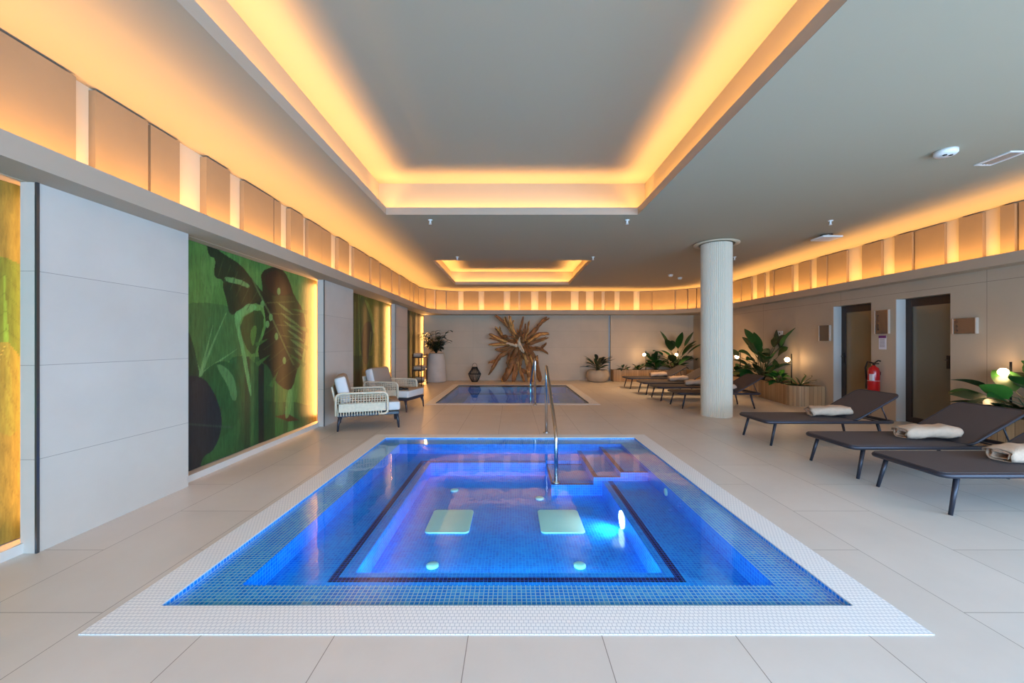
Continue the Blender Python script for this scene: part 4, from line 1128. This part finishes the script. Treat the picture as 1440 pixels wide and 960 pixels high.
# lantern
lt_ = empty('floor_lantern', (-1.27, 13.55, 0)); tag(lt_, 'black diamond shaped wire floor lantern left of the root sculpture', 'lantern')
m = MB()
for i in range(18):
    a = 2*PI*i/18; c_, s_ = math.cos(a), math.sin(a)
    m.tube([(0.09*c_, 0.09*s_, 0.0), (0.15*c_, 0.15*s_, 0.1), (0.215*c_, 0.215*s_, 0.27), (0.12*c_, 0.12*s_, 0.42), (0.085*c_, 0.085*s_, 0.5)], 0.009, n=5)
for R_, z in ((0.09, 0.01), (0.215, 0.27), (0.085, 0.5)):
    m.tube([(R_*math.cos(2*PI*i/24), R_*math.sin(2*PI*i/24), z) for i in range(24)], 0.011, n=6, closed=True)
m.lathe([(0.09, 0), (0.09, 0.012)], n=20); m.build('wire_cage', M_black, lt_)
m = MB(); m.tube([(0.085*math.cos(a), 0, 0.5+0.14*math.sin(a)) for a in [PI*i/10 for i in range(11)]], 0.006, n=5); m.build('handle', M_black, lt_)
m = MB(); m.lathe([(0.04, 0), (0.04, 0.14), (0.035, 0.145)], n=14, c=(0, 0, 0.012)); m.build('candle', M_cushg, lt_)

# shelf trolley with towels
ct = empty('shelf_trolley', (-2.90, 12.55, 0)); tag(ct, 'dark wooden three tier shelf trolley in front of the farthest mural', 'shelf trolley')
X_, Y_ = 0.15, 0.42
for z, nm in ((0.10, 'shelf'), (0.46, 'shelf'), (0.86, 'shelf')):
    m = MB(); m.box(-X_, X_, -Y_, Y_, z, z+0.025); m.build(nm, M_cartwood, ct, bevel=0.004)
for sx in (-1, 1):
    for sy in (-1, 1):
        m = MB(); m.tube([(sx*X_*0.9, sy*Y_*0.95, 0), (sx*X_*0.9, sy*Y_*0.95, 0.98)], 0.014, n=8); m.build('leg', M_cartwood, ct)
m = MB()
for z in (0.56, 0.95):
    m.tube([(X_*0.9, -Y_*0.95, z), (X_*0.9, Y_*0.95, z)], 0.009, n=6); m.tube([(-X_*0.9, -Y_*0.95, z), (-X_*0.9, Y_*0.95, z)], 0.009, n=6)
m.build('guard_rail', M_cartwood, ct)
for q, (dy, z, lab) in enumerate(((-0.22, 0.885, 'rolled white towel on the top shelf of the trolley'), (-0.2, 0.485, 'rolled white towel on the middle shelf of the trolley, near side'), (0.2, 0.485, 'rolled white towel on the middle shelf of the trolley, far side'), (0.0, 0.125, 'rolled towel on the bottom shelf of the trolley'))):
    m = MB(); m.lathe([(0.03, -0.14), (0.058, -0.138), (0.062, -0.12), (0.062, 0.12), (0.058, 0.138), (0.03, 0.14)], n=16, M=Matrix.Rotation(PI/2, 4, 'Y'))
    o = thing_mesh(m, 'rolled_towel', M_towel, (-2.90, 12.55+dy, z+0.0635), lab, 'towel', 'rolled towels on the trolley')

# ------------------------------------------------------------------ wall items on the right wall
def wall_box(name, y0, y1, z0, z1, t_, mat, label, cat, edge=None):
    o = empty(name, (WR, (y0+y1)/2, (z0+z1)/2)); hy, hz = (y1-y0)/2, (z1-z0)/2
    m = MB(); m.box(-t_, 0, -hy, hy, -hz, hz); m.build('face_plate', mat, o, bevel=0.002)
    if edge:
        m = MB(); e = 0.012
        m.box(-t_-0.006, 0.0, -hy-e, -hy, -hz, hz); m.build('edge_strip', edge, o)
        m = MB(); m.box(-t_-0.006, 0.0, hy, hy+e, -hz, hz); m.build('edge_strip', edge, o)
    tag(o, label, cat); return o
def yr(x): return WR*560/(x-720)
wall_box('door_sign', yr(1168), yr(1154), 1.3+0.055, 1.3+0.375, 0.03, M_signm, 'small square bronze sign left of the first dark door', 'sign', M_signedge)
sg = wall_box('information_sign', yr(1251), yr(1233), 1.3+0.17, 1.3+0.58, 0.03, M_signm, 'upright bronze sign between the two dark doors', 'sign', M_signedge)
for i in range(4): m = MB(); m.box(-0.034, -0.03, 0.055, 0.075, -0.14+i*0.08, -0.115+i*0.08); m.build('pictogram', M_ink, sg)
sg = wall_box('information_sign', yr(1375), yr(1344), 1.3+0.14, 1.3+0.36, 0.035, M_signm, 'wide bronze sign with three small pictograms right of the glass door', 'sign', M_signedge)
for i in range(3):
    m = MB(); m.tube([(-0.037, 0.095+0.012*math.cos(a), -0.065+i*0.065+0.014*math.sin(a)) for a in [2*PI*q/12*0.8 for q in range(12)]], 0.004, n=4)
    m.build('pictogram', M_ink, sg)
nt_ = wall_box('paper_notice', yr(1246.5), yr(1236), 1.3-0.10, 1.3+0.14, 0.004, M_paper, 'white paper notice with purple header under the upright sign', 'notice')
hy = (yr(1236)-yr(1246.5))/2
m = MB(); m.box(-0.006, -0.004, -hy, hy, 0.075, 0.12); m.build('header_band', M_purple, nt_)
m = MB()
for i in range(6): m.box(-0.006, -0.004, -hy*0.6, hy*0.75, 0.05-i*0.025, 0.057-i*0.025)
m.build('text_lines', M_ink, nt_)
th_ = wall_box('wall_switch', yr(1101), yr(1094), 1.3+0.19, 1.3+0.30, 0.02, M_white, 'small pale switch on the wall above the curved planter', 'switch')
m = MB(); m.box(-0.024, -0.02, -0.02, 0.02, -0.02, 0.02); m.build('button', M_signm, th_)
# fire extinguisher
ex = empty('fire_extinguisher', (WR-0.10, 7.0-0.02, 0.45)); tag(ex, 'red fire extinguisher hanging on the wall between the two doors', 'fire extinguisher')
m = MB(); m.lathe([(0.07, 0), (0.085, 0.02), (0.085, 0.36), (0.07, 0.42), (0.03, 0.455), (0.022, 0.47)], n=24); cyl = m.build('cylinder', M_red, ex)
m = MB(); m.lathe([(0.0865, 0.20), (0.0865, 0.205)], n=24, closed_ends=False); m.build('white_band', M_paper, cyl)
m = MB(); m.box(-0.0885, -0.05, -0.07, -0.01, 0.21, 0.32); m.build('label', M_paper, cyl)
m = MB(); m.lathe([(0.02, 0.47), (0.024, 0.52)], n=12); m.tube([(0, 0, 0.50), (-0.03, -0.12, 0.56), (-0.03, -0.16, 0.55)], 0.011, n=6); m.tube([(0, 0, 0.50), (-0.03, -0.13, 0.505)], 0.009, n=6); m.build('valve_lever', M_black, ex)
m = MB(); m.tube([(0, 0.02, 0.51), (0, 0.12, 0.53), (-0.01, 0.155, 0.42), (-0.01, 0.13, 0.20)], 0.014, n=8); m.tube([(-0.01, 0.13, 0.22), (-0.01, 0.125, 0.05)], [0.016, 0.026], n=8); m.build('hose', M_black, ex)
m = MB(); m.box(0.06, 0.10, -0.03, 0.03, 0.30, 0.36); m.build('bracket', M_black, ex)

# ------------------------------------------------------------------ ceiling items
def cz(x, y): Z = 1.82*560/(483-y); return ((x-720)/560*Z, Z)
labs = ['ceiling sprinkler under the far rim of the large coffer, left', 'ceiling sprinkler under the far rim of the large coffer, right',
        'ceiling sprinkler at the left near corner of the small coffer', 'ceiling sprinkler at the right near corner of the small coffer',
        'ceiling sprinkler above the wedge shaped device', 'ceiling sprinkler just right of the column top']
for i, (x, y) in enumerate(((605, 309), (882, 309), (643, 361), (834, 361), (1168, 310), (1033, 361))):
    X, Z = cz(x, y)
    m = MB(); m.lathe([(0.035, 0), (0.03, -0.012), (0.012, -0.014), (0.012, -0.04), (0.006, -0.045), (0.006, -0.06), (0.022, -0.062), (0.022, -0.066)], n=14)
    m.tube([(-0.012, 0, -0.03), (-0.014, 0, -0.06)], 0.003, n=4); m.tube([(0.012, 0, -0.03), (0.014, 0, -0.06)], 0.003, n=4)
    thing_mesh(m, 'ceiling_sprinkler', M_white, (X, Z, CEIL), labs[i], 'sprinkler', 'ceiling sprinklers')
for (x, y, lab) in ((943, 386, 'left one of two small ceiling spotlights beyond the column'), (956, 390, 'right one of two small ceiling spotlights beyond the column')):
    X, Z = cz(x, y); m = MB(); m.lathe([(0.06, 0), (0.06, -0.015), (0.045, -0.05), (0.035, -0.055)], n=18)
    thing_mesh(m, 'ceiling_spotlight', M_white, (X, Z, CEIL), lab, 'spotlight', 'ceiling spotlights')
    l = bpy.data.lights.new('spot_lamp', 'SPOT'); l.energy = 110; l.spot_size = 2.3; l.spot_blend = 1.0; l.color = (1, 0.66, 0.36); l.shadow_soft_size = 0.04
    lo = bpy.data.objects.new('spot_lamp', l); COL.objects.link(lo); lo.location = (X, Z, CEIL-0.07); lo.rotation_euler = (0.35, 0.45 if x < 950 else -0.1, 0)
X, Z = cz(1330, 212)
em = empty('emergency_light', (X, Z, CEIL)); tag(em, 'round white ceiling detector with two dark spots at the right', 'ceiling detector')
m = MB(); m.lathe([(0.085, 0), (0.085, -0.03), (0.07, -0.045), (0.01, -0.05)], n=28); m.build('housing', M_white, em)
for dx in (-0.03, 0.025):
    m = MB(); m.lathe([(0.016, -0.045), (0.016, -0.052)], n=12, c=(dx, -0.02, 0)); m.build('lens', M_black, em)
v = empty('ceiling_vent', (4.79, 3.91, CEIL)); tag(v, 'narrow rectangular recessed vent in the ceiling near the right edge', 'vent')
m = MB(); m.box(-0.085, -0.06, -0.15, 0.15, -0.01, 0); m.box(0.06, 0.085, -0.15, 0.15, -0.01, 0); m.box(-0.06, 0.06, -0.15, -0.13, -0.01, 0); m.box(-0.06, 0.06, 0.13, 0.15, -0.01, 0); m.build('frame', M_white, v)
m = MB()
for i in range(4): m.box(-0.05+i*0.03, -0.04+i*0.03, -0.13, 0.13, -0.008, -0.001)
m.build('slat', M_signedge, v)
dv = empty('ceiling_device', (5.26, 6.66, CEIL)); tag(dv, 'white wedge shaped device mounted on the ceiling', 'ceiling device')
m = MB(); m.lathe([(0.09, 0), (0.08, -0.035)], n=20); m.build('mount', M_signm, dv)
m = MB(); m.prism(rrect(0, 0, 0.17, 0.15, 0.03), -0.075, -0.045); m.prism(rrect(0, 0, 0.10, 0.09, 0.03), -0.045, -0.03); m.build('housing', M_white, dv, bevel=0.01)

# keep leaves and stems on the room side of the walls they lean against
bpy.context.view_layer.update()
for o in list(bpy.data.objects):
    if o.type == 'MESH' and o.name.split('.')[0] in ('foliage', 'stems'):
        L_ = o.matrix_world.translation; yw = 14.0 if L_.x > 3.3 else 14.08; q = 0
        for v in o.data.vertices:
            e_ = 0.004*((v.index*7) % 5)
            v.co.x = min(max(v.co.x, -3.10-L_.x+e_), 6.42-L_.x-e_); v.co.y = min(v.co.y, yw-L_.y-e_)

# ------------------------------------------------------------------ underwater lamp and added fill lights
def spot(loc, d, e, size=2.2, col=(0.6, 0.88, 1.0)):
    l = bpy.data.lights.new('underwater_lamp_or_fill', 'SPOT'); l.energy = e; l.spot_size = size; l.spot_blend = 0.9; l.color = col; l.shadow_soft_size = 0.04
    o = bpy.data.objects.new('underwater_lamp_or_fill', l); COL.objects.link(o); o.location = loc
    o.rotation_euler = Vector(d).to_track_quat('-Z', 'Y').to_euler()
spot((IX1-0.05, 3.45, -0.19), (-1, -0.05, -0.75), 10.0)
AQ = (0.25, 0.85, 1.0)
area('underwater_lamp_or_fill', (-0.02, IY0+0.02, -0.23), (0, 1, 0.12), 1.8, 0.10, 10, AQ)  # added fill, hidden on the near well wall to brighten the basin
area('underwater_lamp_or_fill', (-0.02, LY0+0.01, -0.09), (0, 1, 0.15), 2.6, 0.08, 8, AQ)  # added fill too, out of view on the near bench wall
area('underwater_lamp_or_fill', (0.0, ay0+0.42, -0.45), (0, 1, 0.0), 2.6, 0.3, 10, AQ)  # added fill that lifts the farther basin, no fixture modelled


# ------------------------------------------------------------------ world, camera, view
w = bpy.data.worlds.new('World'); scene.world = w; w.use_nodes = True
bg = w.node_tree.nodes['Background']; bg.inputs[0].default_value = (0.62, 0.78, 1.0, 1); bg.inputs[1].default_value = 0.6
cam = bpy.data.cameras.new('Camera'); co = bpy.data.objects.new('Camera', cam); COL.objects.link(co)
co.location = (0, 0, 1.3); co.rotation_euler = (PI/2, 0, 0); cam.lens = 14.0; cam.sensor_width = 36; cam.shift_y = 3/1440
cam.clip_start = 0.05
scene.camera = co
scene.view_settings.view_transform = 'Standard'; scene.view_settings.look = 'None'; scene.view_settings.gamma = 1
scene.view_settings.use_curve_mapping = False
scene.view_settings.exposure = 0.32
cy = scene.cycles
cy.use_denoising = True; cy.max_bounces = 8; cy.diffuse_bounces = 5; cy.glossy_bounces = 4; cy.transparent_max_bounces = 8
cy.sample_clamp_indirect = 4.0; cy.caustics_reflective = False; cy.caustics_refractive = False
